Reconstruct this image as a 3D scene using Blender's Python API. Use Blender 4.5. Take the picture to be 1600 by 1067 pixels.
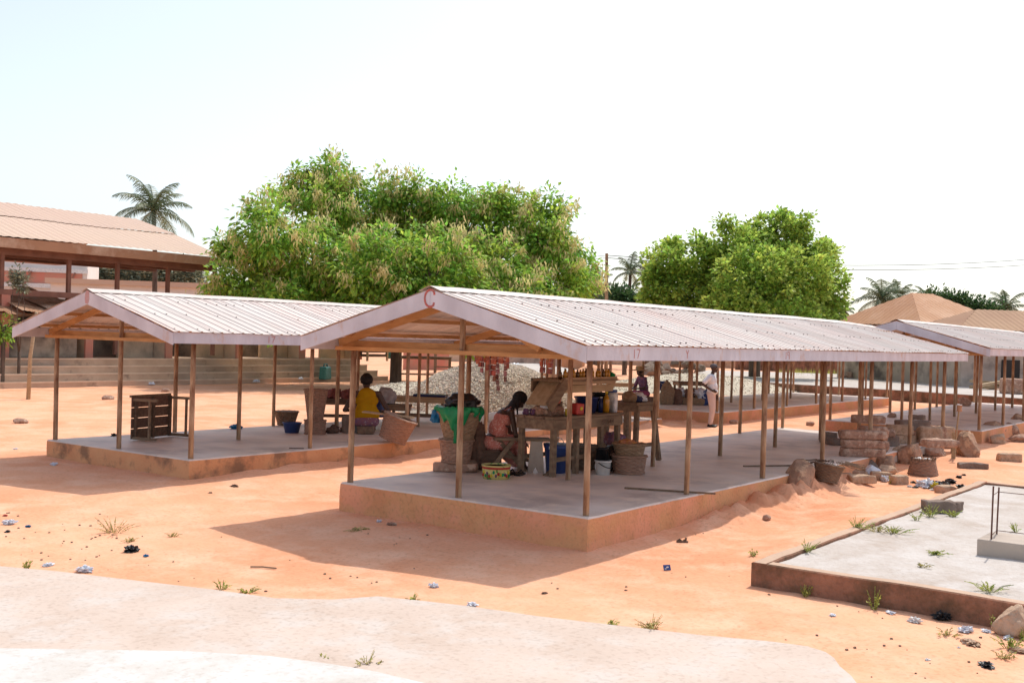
import bpy, bmesh, math, random
from math import sin, cos, pi, radians, sqrt, atan2, exp
from mathutils import Vector, Matrix, Euler, noise as mnoise
random.seed(7)
R = random.random
def U(a, b): return a + (b - a) * random.random()
for o in list(bpy.data.objects): bpy.data.objects.remove(o)
SC = bpy.context.scene
COL = SC.collection
# ------------------------------------------------------------------ camera
F, PITCH, ROLL, YAW = 1697.4, 0.003, 0.029, 0.635
CAM = Vector((-10.142, -6.393, 2.3))
_fw = Vector((cos(YAW), sin(YAW), 0)); RT = Vector((sin(YAW), -cos(YAW), 0)); _up = Vector((0, 0, 1))
FW = _fw * cos(PITCH) - _up * sin(PITCH); UP = _up * cos(PITCH) + _fw * sin(PITCH)
cam_data = bpy.data.cameras.new('camera'); cam = bpy.data.objects.new('camera', cam_data); COL.objects.link(cam)
cx_ = RT * cos(ROLL) + UP * sin(ROLL); cy_ = UP * cos(ROLL) - RT * sin(ROLL)
mw = Matrix((cx_, cy_, -FW)).transposed().to_4x4(); mw.translation = CAM
cam.matrix_world = mw
cam_data.sensor_width = 36; cam_data.lens = F / 1600 * 36; cam_data.clip_end = 3000; cam_data.clip_start = .1
SC.camera = cam
# ------------------------------------------------------------------ sky and sun
EL, AZ = radians(57), radians(5)
W = bpy.data.worlds.new('World'); SC.world = W; W.use_nodes = True
nt = W.node_tree; bg = nt.nodes['Background']
sky = nt.nodes.new('ShaderNodeTexSky'); sky.sky_type = 'NISHITA'; sky.sun_disc = False
sky.sun_elevation = EL; sky.sun_rotation = pi / 2 - AZ; sky.air_density = 1.0; sky.dust_density = 2.0; sky.ozone_density = 1.0
hs = nt.nodes.new('ShaderNodeHueSaturation'); hs.inputs['Saturation'].default_value = .6
nt.links.new(sky.outputs[0], hs.inputs['Color']); nt.links.new(hs.outputs[0], bg.inputs[0]); bg.inputs[1].default_value = .15
sd = bpy.data.lights.new('sun', 'SUN'); sd.energy = 2.2; sd.angle = radians(.6); sd.color = (1, .95, .86)
so = bpy.data.objects.new('sun', sd); COL.objects.link(so)
SUN = Vector((cos(EL) * cos(AZ), cos(EL) * sin(AZ), sin(EL)))
so.rotation_euler = SUN.to_track_quat('Z', 'Y').to_euler(); so.location = (0, 0, 30)
SC.view_settings.view_transform = 'Standard'; SC.view_settings.look = 'None'; SC.view_settings.exposure = .45; SC.view_settings.gamma = 1
try:
    SC.cycles.max_bounces = 6; SC.cycles.transparent_max_bounces = 8
except Exception: pass
# ------------------------------------------------------------------ helpers
def ray(u, v):
    a0, b0 = (u - 800) / F, (v - 533.5) / F
    a = a0 * cos(ROLL) + b0 * sin(ROLL); b = -a0 * sin(ROLL) + b0 * cos(ROLL)
    return FW + RT * a - UP * b
def gp(u, v, z=0.0):
    d = ray(u, v); return CAM + d * ((z - CAM.z) / d.z)
def at(u, v, dist): return CAM + ray(u, v) * dist
def aty(u, v, y):
    d = ray(u, v); return CAM + d * ((y - CAM.y) / d.y)
def atx(u, v, x):
    d = ray(u, v); return CAM + d * ((x - CAM.x) / d.x)
def ss(x, a, b):
    t = min(1, max(0, (x - a) / (b - a))); return t * t * (3 - 2 * t)
def nz(x, y, z=0.0): return mnoise.noise(Vector((x, y, z)))
def hz(x, y):
    a = ss(x, 4, 15); b = .4 * ss(y, 4, 6.8) + .6 * ss(y, 8, 25)
    h = .2 * (1 - (1 - a) * (1 - b))
    far = ss(sqrt(x * x + y * y), 60, 200)
    h += (.014 * nz(x * .7, y * .7) + .013 * nz(x * 2.3, y * 2.3, 3) + .007 * nz(x * 5, y * 6, 5)) * (1 - far) * (.4 + .6 * ss(x, -3, -1))
    if -1 < x < 9 and -3.2 < y < 0:
        h += .34 * exp(-((y + .22) / .34) ** 2) * ss(x, .8, 5.2) * (1 - ss(x, 7.2, 8.2)) * (.5 + .9 * abs(nz(x * 2.6, y * 2.6, 9)) + .5 * nz(x * 6, y * 6, 2))
        h += .17 * exp(-((y + 1.95) / .5) ** 2) * ss(x, -.1, 2.2) * (1 - ss(x, 6.3, 8))
        h += .13 * exp(-(((x - 4.9) / 1.1) ** 2 + ((y + 1.25) / .42) ** 2)) * (1 + .4 * nz(x * 3, y * 3, 4))
    if -1 < x < 16 and 6 < y < 7.2:
        h += .10 * exp(-((y - 6.85) / .2) ** 2) * ss(x, .1, 1.5) * (.6 + nz(x * 1.7, y * 3, 1))
    return h
def g(u, v, it=6):
    z = 0.1
    for _ in range(it):
        p = gp(u, v, z); z = hz(p.x, p.y)
    p.z = z; return p

def srgb(c): return tuple(((x / 255) / 12.92 if x <= 10 else ((x / 255 + .055) / 1.055) ** 2.4) for x in c)
MATS = {}
def M(name, c1, c2=None, scale=4, rough=.85, bump=0, bs=40, c3=None, s3=3, t3=.55, w3=.08, stretch=(1, 1, 1), island=0, spec=.3, metal=0, transl=0, det=6, coords='Object', a3=1.0, specks=None, bs2=None):
    m = bpy.data.materials.new(name); m.use_nodes = True; n = m.node_tree.nodes; l = m.node_tree.links
    bs_ = n['Principled BSDF']; bs_.inputs['Roughness'].default_value = rough; bs_.inputs['Metallic'].default_value = metal
    bs_.inputs['Specular IOR Level'].default_value = spec
    tc = n.new('ShaderNodeTexCoord'); mp = n.new('ShaderNodeMapping'); mp.inputs['Scale'].default_value = stretch
    l.new(tc.outputs[coords], mp.inputs['Vector'])
    out = None
    c1 = (*c1, 1); c2 = (*c2, 1) if c2 else c1
    nt_ = n.new('ShaderNodeTexNoise'); nt_.inputs['Scale'].default_value = scale; nt_.inputs['Detail'].default_value = det
    l.new(mp.outputs[0], nt_.inputs['Vector'])
    cr = n.new('ShaderNodeValToRGB'); cr.color_ramp.elements[0].position = .35; cr.color_ramp.elements[1].position = .65
    cr.color_ramp.elements[0].color = c1; cr.color_ramp.elements[1].color = c2
    l.new(nt_.outputs['Fac'], cr.inputs[0]); out = cr.outputs[0]
    if c3:
        n3 = n.new('ShaderNodeTexNoise'); n3.inputs['Scale'].default_value = s3; n3.inputs['Detail'].default_value = 8; n3.inputs['Roughness'].default_value = .65
        l.new(mp.outputs[0], n3.inputs['Vector'])
        r3 = n.new('ShaderNodeValToRGB'); r3.color_ramp.elements[0].position = t3 - w3; r3.color_ramp.elements[1].position = t3 + w3
        r3.color_ramp.elements[0].color = (0, 0, 0, 1); r3.color_ramp.elements[1].color = (a3, a3, a3, 1)
        l.new(n3.outputs['Fac'], r3.inputs[0])
        mx = n.new('ShaderNodeMixRGB'); l.new(r3.outputs[0], mx.inputs[0]); l.new(out, mx.inputs[1]); mx.inputs[2].default_value = (*c3, 1)
        out = mx.outputs[0]
    if specks:
        n4 = n.new('ShaderNodeTexNoise'); n4.inputs['Scale'].default_value = 22; n4.inputs['Detail'].default_value = 6; l.new(mp.outputs[0], n4.inputs['Vector'])
        r4 = n.new('ShaderNodeValToRGB'); r4.color_ramp.elements[0].position = .52; r4.color_ramp.elements[1].position = .70; r4.color_ramp.elements[0].color = (0, 0, 0, 1); r4.color_ramp.elements[1].color = (.55, .55, .55, 1)
        n5 = n.new('ShaderNodeTexNoise'); n5.inputs['Scale'].default_value = .6; n5.inputs['Detail'].default_value = 4; l.new(mp.outputs[0], n5.inputs['Vector'])
        m5 = n.new('ShaderNodeMath'); m5.operation = 'MULTIPLY'; l.new(n4.outputs['Fac'], r4.inputs[0]); l.new(r4.outputs[0], m5.inputs[0]); l.new(n5.outputs['Fac'], m5.inputs[1])
        m4 = n.new('ShaderNodeMixRGB'); l.new(m5.outputs[0], m4.inputs[0]); l.new(out, m4.inputs[1]); m4.inputs[2].default_value = (*specks, 1); out = m4.outputs[0]
    if island:
        ge = n.new('ShaderNodeNewGeometry'); mr = n.new('ShaderNodeMapRange'); mr.inputs[3].default_value = 1 - island; mr.inputs[4].default_value = 1 + island
        l.new(ge.outputs['Random Per Island'], mr.inputs[0]); h = n.new('ShaderNodeHueSaturation')
        l.new(mr.outputs[0], h.inputs['Value']); l.new(out, h.inputs['Color']); out = h.outputs[0]
        m2 = n.new('ShaderNodeMapRange'); m2.inputs[3].default_value = .5 - island * .06; m2.inputs[4].default_value = .5 + island * .06
        wn = n.new('ShaderNodeMath'); wn.operation = 'FRACT'; ml = n.new('ShaderNodeMath'); ml.operation = 'MULTIPLY'; ml.inputs[1].default_value = 37.3
        l.new(ge.outputs['Random Per Island'], ml.inputs[0]); l.new(ml.outputs[0], wn.inputs[0]); l.new(wn.outputs[0], m2.inputs[0]); l.new(m2.outputs[0], h.inputs['Hue'])
    l.new(out, bs_.inputs['Base Color'])
    if bump:
        nb = n.new('ShaderNodeTexNoise'); nb.inputs['Scale'].default_value = bs; nb.inputs['Detail'].default_value = 5; l.new(mp.outputs[0], nb.inputs['Vector'])
        b = n.new('ShaderNodeBump'); b.inputs['Strength'].default_value = bump; b.inputs['Distance'].default_value = .03
        l.new(nb.outputs['Fac'], b.inputs['Height']); l.new(b.outputs[0], bs_.inputs['Normal'])
    if transl:
        tr = n.new('ShaderNodeBsdfTranslucent'); l.new(out, tr.inputs['Color']); mi = n.new('ShaderNodeMixShader'); mi.inputs[0].default_value = transl
        l.new(bs_.outputs[0], mi.inputs[1]); l.new(tr.outputs[0], mi.inputs[2]); l.new(mi.outputs[0], n['Material Output'].inputs[0])
    MATS[name] = m; return m
def P(name, c, rough=.5, spec=.4, **k):   # plain coloured plastic or cloth with slight wear
    return M(name, c, tuple(x * .8 for x in c), scale=9, rough=rough, spec=spec, **k)

class MB:
    def __init__(s): s.v = []; s.f = []; s.m = []; s.cur = 0; s.xf = None
    def add(s, vs, fs):
        b = len(s.v)
        s.v += [tuple(s.xf @ Vector(v)) if s.xf else tuple(v) for v in vs]
        s.f += [tuple(i + b for i in f) for f in fs]; s.m += [s.cur] * len(fs); return s
    def box(s, c, d, rot=None, taper=1.0):
        x, y, z = d[0] / 2, d[1] / 2, d[2] / 2; vs = []
        for sx, sy, sz in ((-1, -1, -1), (1, -1, -1), (1, 1, -1), (-1, 1, -1), (-1, -1, 1), (1, -1, 1), (1, 1, 1), (-1, 1, 1)):
            t = taper if sz > 0 else 1
            p = Vector((sx * x * t, sy * y * t, sz * z))
            if rot: p = Euler(rot).to_matrix() @ p
            vs.append(p + Vector(c))
        return s.add(vs, [(0, 3, 2, 1), (4, 5, 6, 7), (0, 1, 5, 4), (1, 2, 6, 5), (2, 3, 7, 6), (3, 0, 4, 7)])
    def bar(s, a, b, w, h, up=(0, 0, 1)):   # rectangular beam from a to b
        a, b = Vector(a), Vector(b); d = (b - a).normalized(); up = Vector(up)
        sd_ = d.cross(up)
        if sd_.length < 1e-4: sd_ = Vector((0, 1, 0)) if abs(d.y) < .9 else Vector((1, 0, 0))
        sd_.normalize(); u2 = sd_.cross(d)
        vs = [p + sd_ * (i * w / 2) + u2 * (j * h / 2) for p in (a, b) for i, j in ((-1, -1), (1, -1), (1, 1), (-1, 1))]
        return s.add(vs, [(0, 1, 2, 3), (7, 6, 5, 4), (0, 4, 5, 1), (1, 5, 6, 2), (2, 6, 7, 3), (3, 7, 4, 0)])
    def tube(s, pts, rs, n=8, cap=True):
        pts = [Vector(p) for p in pts]
        if not isinstance(rs, (list, tuple)): rs = [rs] * len(pts)
        vs = []; pu = None
        for i, p in enumerate(pts):
            d = (pts[min(i + 1, len(pts) - 1)] - pts[max(i - 1, 0)]).normalized()
            if pu is None: pu = Vector((0, 0, 1)) if abs(d.z) < .9 else Vector((1, 0, 0))
            a = (pu - d * pu.dot(d)).normalized(); b = d.cross(a); pu = a
            for k in range(n):
                t = 2 * pi * k / n; vs.append(p + (a * cos(t) + b * sin(t)) * rs[i])
        fs = [(i * n + k, i * n + (k + 1) % n, (i + 1) * n + (k + 1) % n, (i + 1) * n + k) for i in range(len(pts) - 1) for k in range(n)]
        if cap: fs += [tuple(range(n - 1, -1, -1)), tuple(range((len(pts) - 1) * n, len(pts) * n))]
        return s.add(vs, fs)
    def lathe(s, prof, n=24, c=(0, 0, 0), wob=None):
        vs = []
        for i, (r, z) in enumerate(prof):
            for k in range(n):
                t = 2 * pi * k / n; rr = r + (wob(i, k, r, z) if wob else 0)
                vs.append((c[0] + rr * cos(t), c[1] + rr * sin(t), c[2] + z))
        m = len(prof)
        fs = [(i * n + k, i * n + (k + 1) % n, (i + 1) * n + (k + 1) % n, (i + 1) * n + k) for i in range(m - 1) for k in range(n)]
        if prof[0][0] > 1e-4: fs.append(tuple(range(n - 1, -1, -1)))
        if prof[-1][0] > 1e-4: fs.append(tuple(range((m - 1) * n, m * n)))
        return s.add(vs, fs)
    def prism(s, poly, z0, z1):
        n = len(poly); vs = [(x, y, z0) for x, y in poly] + [(x, y, z1) for x, y in poly]
        return s.add(vs, [tuple(range(n - 1, -1, -1)), tuple(range(n, 2 * n))] + [(i, (i + 1) % n, n + (i + 1) % n, n + i) for i in range(n)])
    def blob(s, c, r, seed=0, amp=.25, f=1.6, sub=3, flat=None, rot=0):
        bm = bmesh.new(); bmesh.ops.create_icosphere(bm, subdivisions=sub, radius=1)
        vs = []
        for v in bm.verts:
            d = v.co.copy(); k = 1 + amp * (mnoise.noise(d * f + Vector((seed * 3.7, seed * 1.3, 0))) + .45 * mnoise.noise(d * f * 2.7 + Vector((seed, 9, 2))) + .2 * mnoise.noise(d * f * 6 + Vector((seed, 1, 2))))
            p = Vector((d.x * r[0] * k, d.y * r[1] * k, d.z * r[2] * k))
            if flat is not None and p.z < -r[2] * flat: p.z = -r[2] * flat
            p = Matrix.Rotation(rot, 3, 'Z') @ p
            vs.append(p + Vector(c))
        fs = [tuple(v.index for v in f_.verts) for f_ in bm.faces]; bm.free()
        return s.add(vs, fs)
    def build(s, name, mats, parent=None, loc=(0, 0, 0), rot=None, smooth=False, bevel=0):
        me = bpy.data.meshes.new(name); me.from_pydata(s.v, [], s.f)
        for m in (mats if isinstance(mats, (list, tuple)) else [mats]): me.materials.append(m)
        me.polygons.foreach_set('material_index', s.m)
        if smooth: me.polygons.foreach_set('use_smooth', [True] * len(s.f))
        me.update()
        o = bpy.data.objects.new(name, me); COL.objects.link(o); o.location = loc
        if rot: o.rotation_euler = rot
        if parent: o.parent = parent
        if bevel:
            b = o.modifiers.new('bevel', 'BEVEL'); b.width = bevel; b.segments = 2; b.limit_method = 'ANGLE'
        return o
def tag(o, label=None, cat=None, group=None, kind=None):
    if label: o['label'] = label
    if cat: o['category'] = cat
    if group: o['group'] = group
    if kind: o['kind'] = kind
    return o
def thing(name, loc, label, cat, rz=0, group=None, rot=None):
    o = bpy.data.objects.new(name, None); COL.objects.link(o); o.location = loc
    o.rotation_euler = rot if rot else (0, 0, rz); o.empty_display_size = .1
    return tag(o, label, cat, group)
# ------------------------------------------------------------------ materials
m_ground = M('sand', (.86, .455, .28), (.74, .34, .19), scale=.35, rough=.97, bump=1, bs=4.5, c3=(.86, .50, .33), s3=1.3, t3=.55, w3=.10, spec=.05, det=12, specks=(.34, .14, .07))
m_drift = m_ground
m_pave = M('pale_concrete', (.66, .54, .46), (.59, .47, .39), scale=1.2, specks=(.3, .2, .14), rough=.9, bump=.2, bs=14, c3=(.64, .56, .50), s3=2.2, t3=.56, spec=.1)
m_pavew = M('overexposed_concrete', (.64, .61, .57), (.60, .54, .48), scale=.8, rough=.9, bump=.2, bs=14, c3=(.68, .66, .63), specks=(.4, .32, .25), s3=1.7, t3=.5, spec=.1)  # overexposed whiteness put into the concrete colour, no coat of paint
m_slab = M('slab_concrete', (.84, .74, .66), (.50, .42, .37), scale=.9, rough=.5, bump=.15, bs=12, c3=(.80, .67, .56), s3=2.3, t3=.56, w3=.10, spec=.4, det=11)
m_wash = M('ochre_render', (.74, .40, .20), (.66, .32, .16), scale=1.6, rough=.9, bump=.4, bs=25, c3=(.80, .37, .22), s3=1.4, t3=.53, w3=.08, spec=.1, specks=(.25, .17, .07))
m_washd = M('stained_render', (.76, .42, .22), (.68, .33, .17), scale=1.6, rough=.9, bump=.5, bs=25, c3=(.20, .13, .09), s3=1.9, t3=.57, w3=.07, spec=.1, a3=.75)
m_post = M('post_wood', (.52, .37, .24), (.32, .19, .11), scale=5, rough=.7, bump=.3, bs=30, stretch=(3, 3, .6), c3=(.20, .09, .05), s3=3, t3=.55)
m_beam = M('beam_wood', (.55, .30, .14), (.42, .21, .09), scale=3, rough=.75, bump=.2, bs=20, stretch=(1, 1, 4), island=.15)
m_fascia = M('weathered_fascia', (.66, .65, .71), (.54, .52, .57), scale=3, rough=.75, bump=.25, bs=20, c3=(.56, .40, .33), s3=2.6, t3=.66, w3=.06, spec=.2, stretch=(1, 1, .6))
m_roof = M('aluminium_sheet', (.68, .61, .56), (.62, .54, .49), scale=.5, rough=.6, spec=.4, c3=(.66, .50, .44), s3=.8, t3=.56, w3=.14, stretch=(1.6, .35, 1), island=.05, metal=.0)
m_under = m_roof
m_screw = P('screw', (.16, .10, .08))
m_red = M('red_paint', (.55, .10, .08), (.45, .2, .18), scale=30)
m_redf2 = M('worn_red_paint', (.50, .20, .18), (.58, .38, .38), scale=45)
m_redf = M('faded_red_paint', (.55, .28, .27), (.5, .38, .38), scale=30)
m_wood = M('old_wood', (.26, .18, .12), (.17, .11, .075), scale=4, rough=.8, bump=.3, bs=24, stretch=(1, 5, 5), island=.2)
m_woodl = M('pale_wood', (.46, .33, .21), (.36, .25, .15), scale=4, rough=.8, bump=.25, bs=24, stretch=(1, 5, 5), island=.15)
m_woodd = M('dark_wood', (.10, .06, .042), (.16, .10, .07), scale=4, rough=.8, bump=.3, bs=24, stretch=(1, 5, 5), island=.25)
m_bask = M('basket_cane', (.36, .25, .16), (.25, .165, .10), scale=14, rough=.85, bump=.5, bs=60, stretch=(1, 1, 3))
m_bask2 = M('pinkish_cane', (.40, .25, .18), (.29, .17, .12), scale=14, rough=.85, bump=.5, bs=60, stretch=(1, 1, 3))
m_baskd = M('dark_cane', (.17, .115, .08), (.24, .17, .12), scale=14, rough=.85, bump=.5, bs=60)
m_block = M('mud_block', (.48, .30, .22), (.32, .19, .14), scale=5, rough=.95, bump=1, bs=22, c3=(.58, .42, .32), s3=7, t3=.56, w3=.05, spec=.05, specks=(.15,.08,.05))
m_blockl = M('pale_block', (.60, .43, .31), (.46, .31, .21), scale=5, rough=.95, bump=1, bs=22, spec=.05, specks=(.2,.12,.08))
m_blockg = M('weathered_block', (.30, .23, .19), (.22, .16, .13), scale=6, rough=.95, bump=.8, bs=25, spec=.05)
m_rock = M('brown_rock', (.46, .29, .20), (.28, .17, .12), scale=4, rough=.95, bump=1, bs=12, c3=(.58, .38, .25), s3=5, t3=.55, w3=.04, spec=.05, specks=(.12,.07,.05))
m_grav = M('gravel', (.62, .53, .42), (.46, .39, .31), scale=11, rough=.95, bump=1, bs=22, island=.35, c3=(.66, .60, .50), s3=16, t3=.58, w3=.04, spec=.05)
m_skin = M('dark_skin', (.085, .045, .03), (.065, .034, .022), rough=.5, spec=.4)
m_hair = M('black_hair', (.012, .010, .010), (.02, .016, .015), scale=30, rough=.7)
m_leafg = M('mango_leaf', (.42, .60, .10), (.23, .43, .06), scale=.45, rough=.5, spec=.35, island=.55, transl=.45)
m_leafn = M('neem_leaf', (.50, .62, .13), (.32, .48, .08), scale=.5, rough=.55, spec=.3, island=.5, transl=.45)
m_leafd = M('dark_leaf', (.09, .17, .06), (.05, .11, .04), scale=.4, rough=.6, spec=.2, island=.5, transl=.25)
m_leafgrey = M('dusty_leaf', (.26, .28, .20), (.17, .20, .13), scale=.4, rough=.6, spec=.2, island=.45, transl=.2)
m_palm = M('palm_leaf', (.20, .25, .13), (.12, .17, .10), scale=.6, rough=.45, spec=.45, island=.4, transl=.25)
m_flow = M('mango_blossom', (.80, .70, .36), (.70, .62, .28), scale=.7, rough=.8, island=.25, transl=.45, spec=.1)
m_bark = M('grey_bark', (.16, .12, .095), (.10, .075, .06), scale=3, rough=.95, bump=1, bs=12, stretch=(3, 3, .6), spec=.05)
m_weed = M('weed_leaf', (.46, .46, .12), (.32, .40, .09), scale=3, rough=.6, island=.4, transl=.35)
m_grass = M('straw_grass', (.50, .44, .18), (.42, .36, .14), scale=3, rough=.7, island=.4, transl=.3)
m_black = P('black_plastic', (.012, .012, .014), rough=.35)
m_white = P('white_plastic', (.78, .78, .76), rough=.4)
m_blue = P('blue_plastic', (.035, .075, .25), rough=.4)
m_blued = P('deep_blue_plastic', (.02, .035, .13), rough=.35)
m_teal = P('teal_plastic', (.05, .22, .2), rough=.4)
m_green = M('green_plastic_film', (.02, .42, .16), (.01, .30, .10), scale=6, rough=.35, spec=.5, transl=.35)
m_cyan = M('blue_plastic_film', (.01, .22, .46), (.01, .16, .36), scale=6, rough=.35, spec=.5, transl=.3)
m_clear = M('pale_plastic_film', (.72, .74, .78), (.60, .64, .72), scale=12, rough=.3, spec=.5)
m_greycl = M('grey_cloth', (.42, .40, .40), (.30, .28, .29), scale=8, rough=.9)
m_redp = P('red_plastic', (.5, .04, .03)); m_yel = P('yellow_plastic', (.62, .5, .03)); m_oil = P('palm_oil', (.45, .22, .012), rough=.15, spec=.6)
m_oild = P('dark_oil', (.10, .045, .01), rough=.15, spec=.6)
m_sach = M('red_sachet', (.30, .045, .03), (.42, .13, .07), scale=18, rough=.35, spec=.5, island=.4)
m_sachp = M('maroon_sachet', (.20, .04, .05), (.32, .16, .16), scale=18, rough=.35, spec=.5, island=.4)
m_pink = M('pink_print_cotton', (.62, .20, .16), (.66, .26, .21), scale=5, rough=.9, c3=(.80, .50, .42), s3=42, t3=.57, w3=.03, spec=.05)
m_yelc = M('yellow_cotton', (.48, .27, .01), (.40, .21, .01), scale=6, rough=.9, spec=.05)
m_wrap = M('print_wrapper', (.30, .12, .12), (.18, .12, .22), scale=9, rough=.9, c3=(.5, .42, .4), s3=22, t3=.6, w3=.03, spec=.05)
m_shirt = M('white_cotton', (.82, .82, .84), (.78, .78, .80), scale=4, rough=.85, spec=.05)
m_trous = M('cream_trouser_cloth', (.72, .56, .50), (.66, .50, .45), scale=4, rough=.85, spec=.05)
m_purp = M('violet_print_cotton', (.10, .06, .14), (.20, .08, .12), scale=12, rough=.9, c3=(.45, .35, .4), s3=30, t3=.62, w3=.03)
m_orc = M('orange_print_cotton', (.50, .22, .06), (.35, .12, .08), scale=16, rough=.9)
m_mag = P('magenta_cloth', (.42, .10, .2), rough=.9)
m_straw = M('straw_hat', (.50, .36, .20), (.42, .28, .15), scale=20, rough=.9, bump=.5, bs=80)
m_ocm = M('ochre_plaster', (.74, .58, .42), (.66, .48, .33), scale=.8, rough=.95, c3=(.26, .22, .17), s3=.55, t3=.6, w3=.1, spec=.05, a3=.7)
m_greyw = M('sooty_plaster', (.46, .37, .29), (.54, .44, .33), scale=.9, rough=.95, c3=(.16, .13, .11), s3=.8, t3=.55, w3=.1, spec=.05)
m_pinkp = M('pink_pilaster', (.62, .25, .19), (.55, .30, .22), scale=2, rough=.95, spec=.05)
m_step = M('old_steps', (.58, .43, .32), (.46, .33, .24), scale=1.2, rough=.95, bump=.4, bs=12, c3=(.20, .15, .12), s3=1.6, t3=.62, w3=.06, spec=.05, a3=.6)
m_stepl = M('sunlit_step_nosing', (.70, .56, .42), (.62, .46, .34), scale=3, rough=.95)
m_hroof = M('rusty_pink_sheet', (.62, .44, .34), (.60, .45, .35), scale=.25, rough=.7, c3=(.62, .45, .34), s3=.4, t3=.55, stretch=(.5, 1, 1), spec=.2, island=.06)
m_rust = M('rust_sheet', (.45, .24, .15), (.36, .18, .11), scale=1, rough=.8, c3=(.55, .36, .26), s3=1, t3=.55, spec=.2, island=.2)
m_hbeam = M('brown_beam', (.30, .15, .11), (.22, .11, .08), scale=2, rough=.85)
m_oroof = M('orange_roof_sheet', (.52, .27, .14), (.47, .23, .12), scale=.4, rough=.7, c3=(.58, .33, .2), s3=.5, t3=.55, island=.06, spec=.2)
m_oroof2 = M('tan_roof_sheet', (.42, .25, .15), (.36, .2, .12), scale=.4, rough=.75, island=.1, spec=.2)
m_wwall = M('white_wall', (.74, .72, .70), (.68, .64, .60), scale=.6, rough=.9)
m_gwall = M('grey_blockwork', (.54, .45, .37), (.43, .35, .29), scale=1.2, rough=.95, bump=.4, bs=8, c3=(.2, .17, .15), s3=1, t3=.58, w3=.08, a3=.7)
m_maroon = P('maroon_wall', (.22, .07, .06), rough=.9)
m_sandf = M('pale_sand_fill', (.57, .51, .46), (.47, .39, .33), scale=.9, rough=.95, bump=.5, bs=18, specks=(.35,.25,.18), c3=(.62, .57, .53), s3=1.7, t3=.5, w3=.12, spec=.05, det=9)
m_kerb = M('mossy_kerb', (.40, .20, .13), (.30, .15, .10), scale=1.8, rough=.95, bump=.7, bs=20, c3=(.12, .08, .05), s3=2.6, t3=.52, w3=.10, spec=.05, a3=.85, specks=(.05,.04,.03))
m_kerbt = M('kerb_top', (.60, .42, .30), (.52, .36, .26), scale=2, rough=.95, bump=.4, bs=20)
m_rebar = P('rebar', (.14, .06, .04), rough=.8)
m_glassd = P('dark_opening', (.02, .018, .016))
# ------------------------------------------------------------------ ground
def axis(lo, hi, st, out):
    a = [lo + i * st for i in range(int(round((hi - lo) / st)) + 1)]
    s = st; x = lo
    while x > -out: s *= 1.35; x -= s; a.insert(0, x)
    s = st; x = a[-1]
    while x < out: s *= 1.35; x += s; a.append(x)
    return a
xs = axis(-7, 20, .11, 900); ys = axis(-6, 9, .11, 900)
vs = [(x, y, hz(x, y)) for y in ys for x in xs]; nx = len(xs)
gb = MB(); gb.v = vs; gb.f = [(j * nx + i, j * nx + i + 1, (j + 1) * nx + i + 1, (j + 1) * nx + i) for j in range(len(ys) - 1) for i in range(nx - 1)]; gb.m = [0] * len(gb.f)
tag(gb.build('ground', m_ground, smooth=True), kind='structure')
# foreground paving
def sheet(name, px, z, m, extra=(), th=.2):
    pts = [gp(u, v, z) for u, v in px] + [Vector((x, y, z)) for x, y in extra]
    b = MB(); b.prism([(p.x, p.y) for p in pts], z - th, z); return tag(b.build(name, m), kind='structure')
sheet('pavement', [(-300, 862), (0, 884), (90, 892), (200, 905), (330, 920), (430, 934), (520, 936), (590, 931), (660, 938), (730, 946), (840, 962), (960, 976), (1100, 992), (1200, 1001), (1262, 1009), (1290, 1018), (1303, 1027), (1312, 1040), (1330, 1055), (1345, 1075), (1380, 1130)], .035, m_pave, [(-12, -8), (-12, 6)])
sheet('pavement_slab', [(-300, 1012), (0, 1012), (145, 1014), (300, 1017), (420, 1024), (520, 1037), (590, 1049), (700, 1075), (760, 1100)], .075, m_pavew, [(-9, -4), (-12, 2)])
# right-hand unfinished foundation: kerb ring and sand fill
def ring_kerb():
    b = MB()
    x0, x1, y0, y1, z = -.4, 8.3, -9.0, -2.13, .235
    def wall(ax, ay, bx, by, w=.16):
        n = 40; pts = []
        a, bb = Vector((ax, ay, 0)), Vector((bx, by, 0)); d = (bb - a).normalized(); s_ = Vector((-d.y, d.x, 0)); vsx = []
        for i in range(n + 1):
            p = a.lerp(bb, i / n); j = .012 * nz(p.x * 3, p.y * 3, 1); k = .012 * nz(p.x * 2, p.y * 2, 7)
            for off, zz in ((-w / 2 + j, -.2), (-w / 2 + j, z + k - .01), (-w / 2 + j + .02, z + k), (w / 2 + j - .02, z + k), (w / 2 + j, z + k - .01), (w / 2 + j, -.2)):
                q = p + s_ * off; vsx.append((q.x, q.y, zz))
        b.cur = 0; st = len(b.v); b.v += vsx
        for i in range(n):
            for k in range(5):
                b.f.append((st + i * 6 + k, st + i * 6 + k + 1, st + (i + 1) * 6 + k + 1, st + (i + 1) * 6 + k)); b.m.append(1 if k == 2 else 0)
        b.f.append(tuple(st + k for k in range(6))); b.m.append(0); b.f.append(tuple(st + n * 6 + k for k in range(5, -1, -1))); b.m.append(0)
    wall(x0 + .08, y0, x0 + .08, y1 - .16); wall(x0, y1 - .08, x1, y1 - .08); wall(x1 - .08, y1 - .17, x1 - .08, y0)
    return b
fnd = thing('unfinished_foundation', (0, 0, 0), 'low unfinished foundation with mossy brown kerb filled with pale sand, nearest on the right', 'foundation')
ring_kerb().build('kerb', [m_kerb, m_kerbt], fnd)
b = MB(); nxx, nyy = 60, 46
for j in range(nyy + 1):
    for i in range(nxx + 1):
        x = -.26 + 8.4 * i / nxx; y = -9 + 6.72 * j / nyy; b.v.append((x, y, .205 + .012 * nz(x * 1.5, y * 1.5, 3) + .006 * nz(x * 5, y * 5)))
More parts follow.
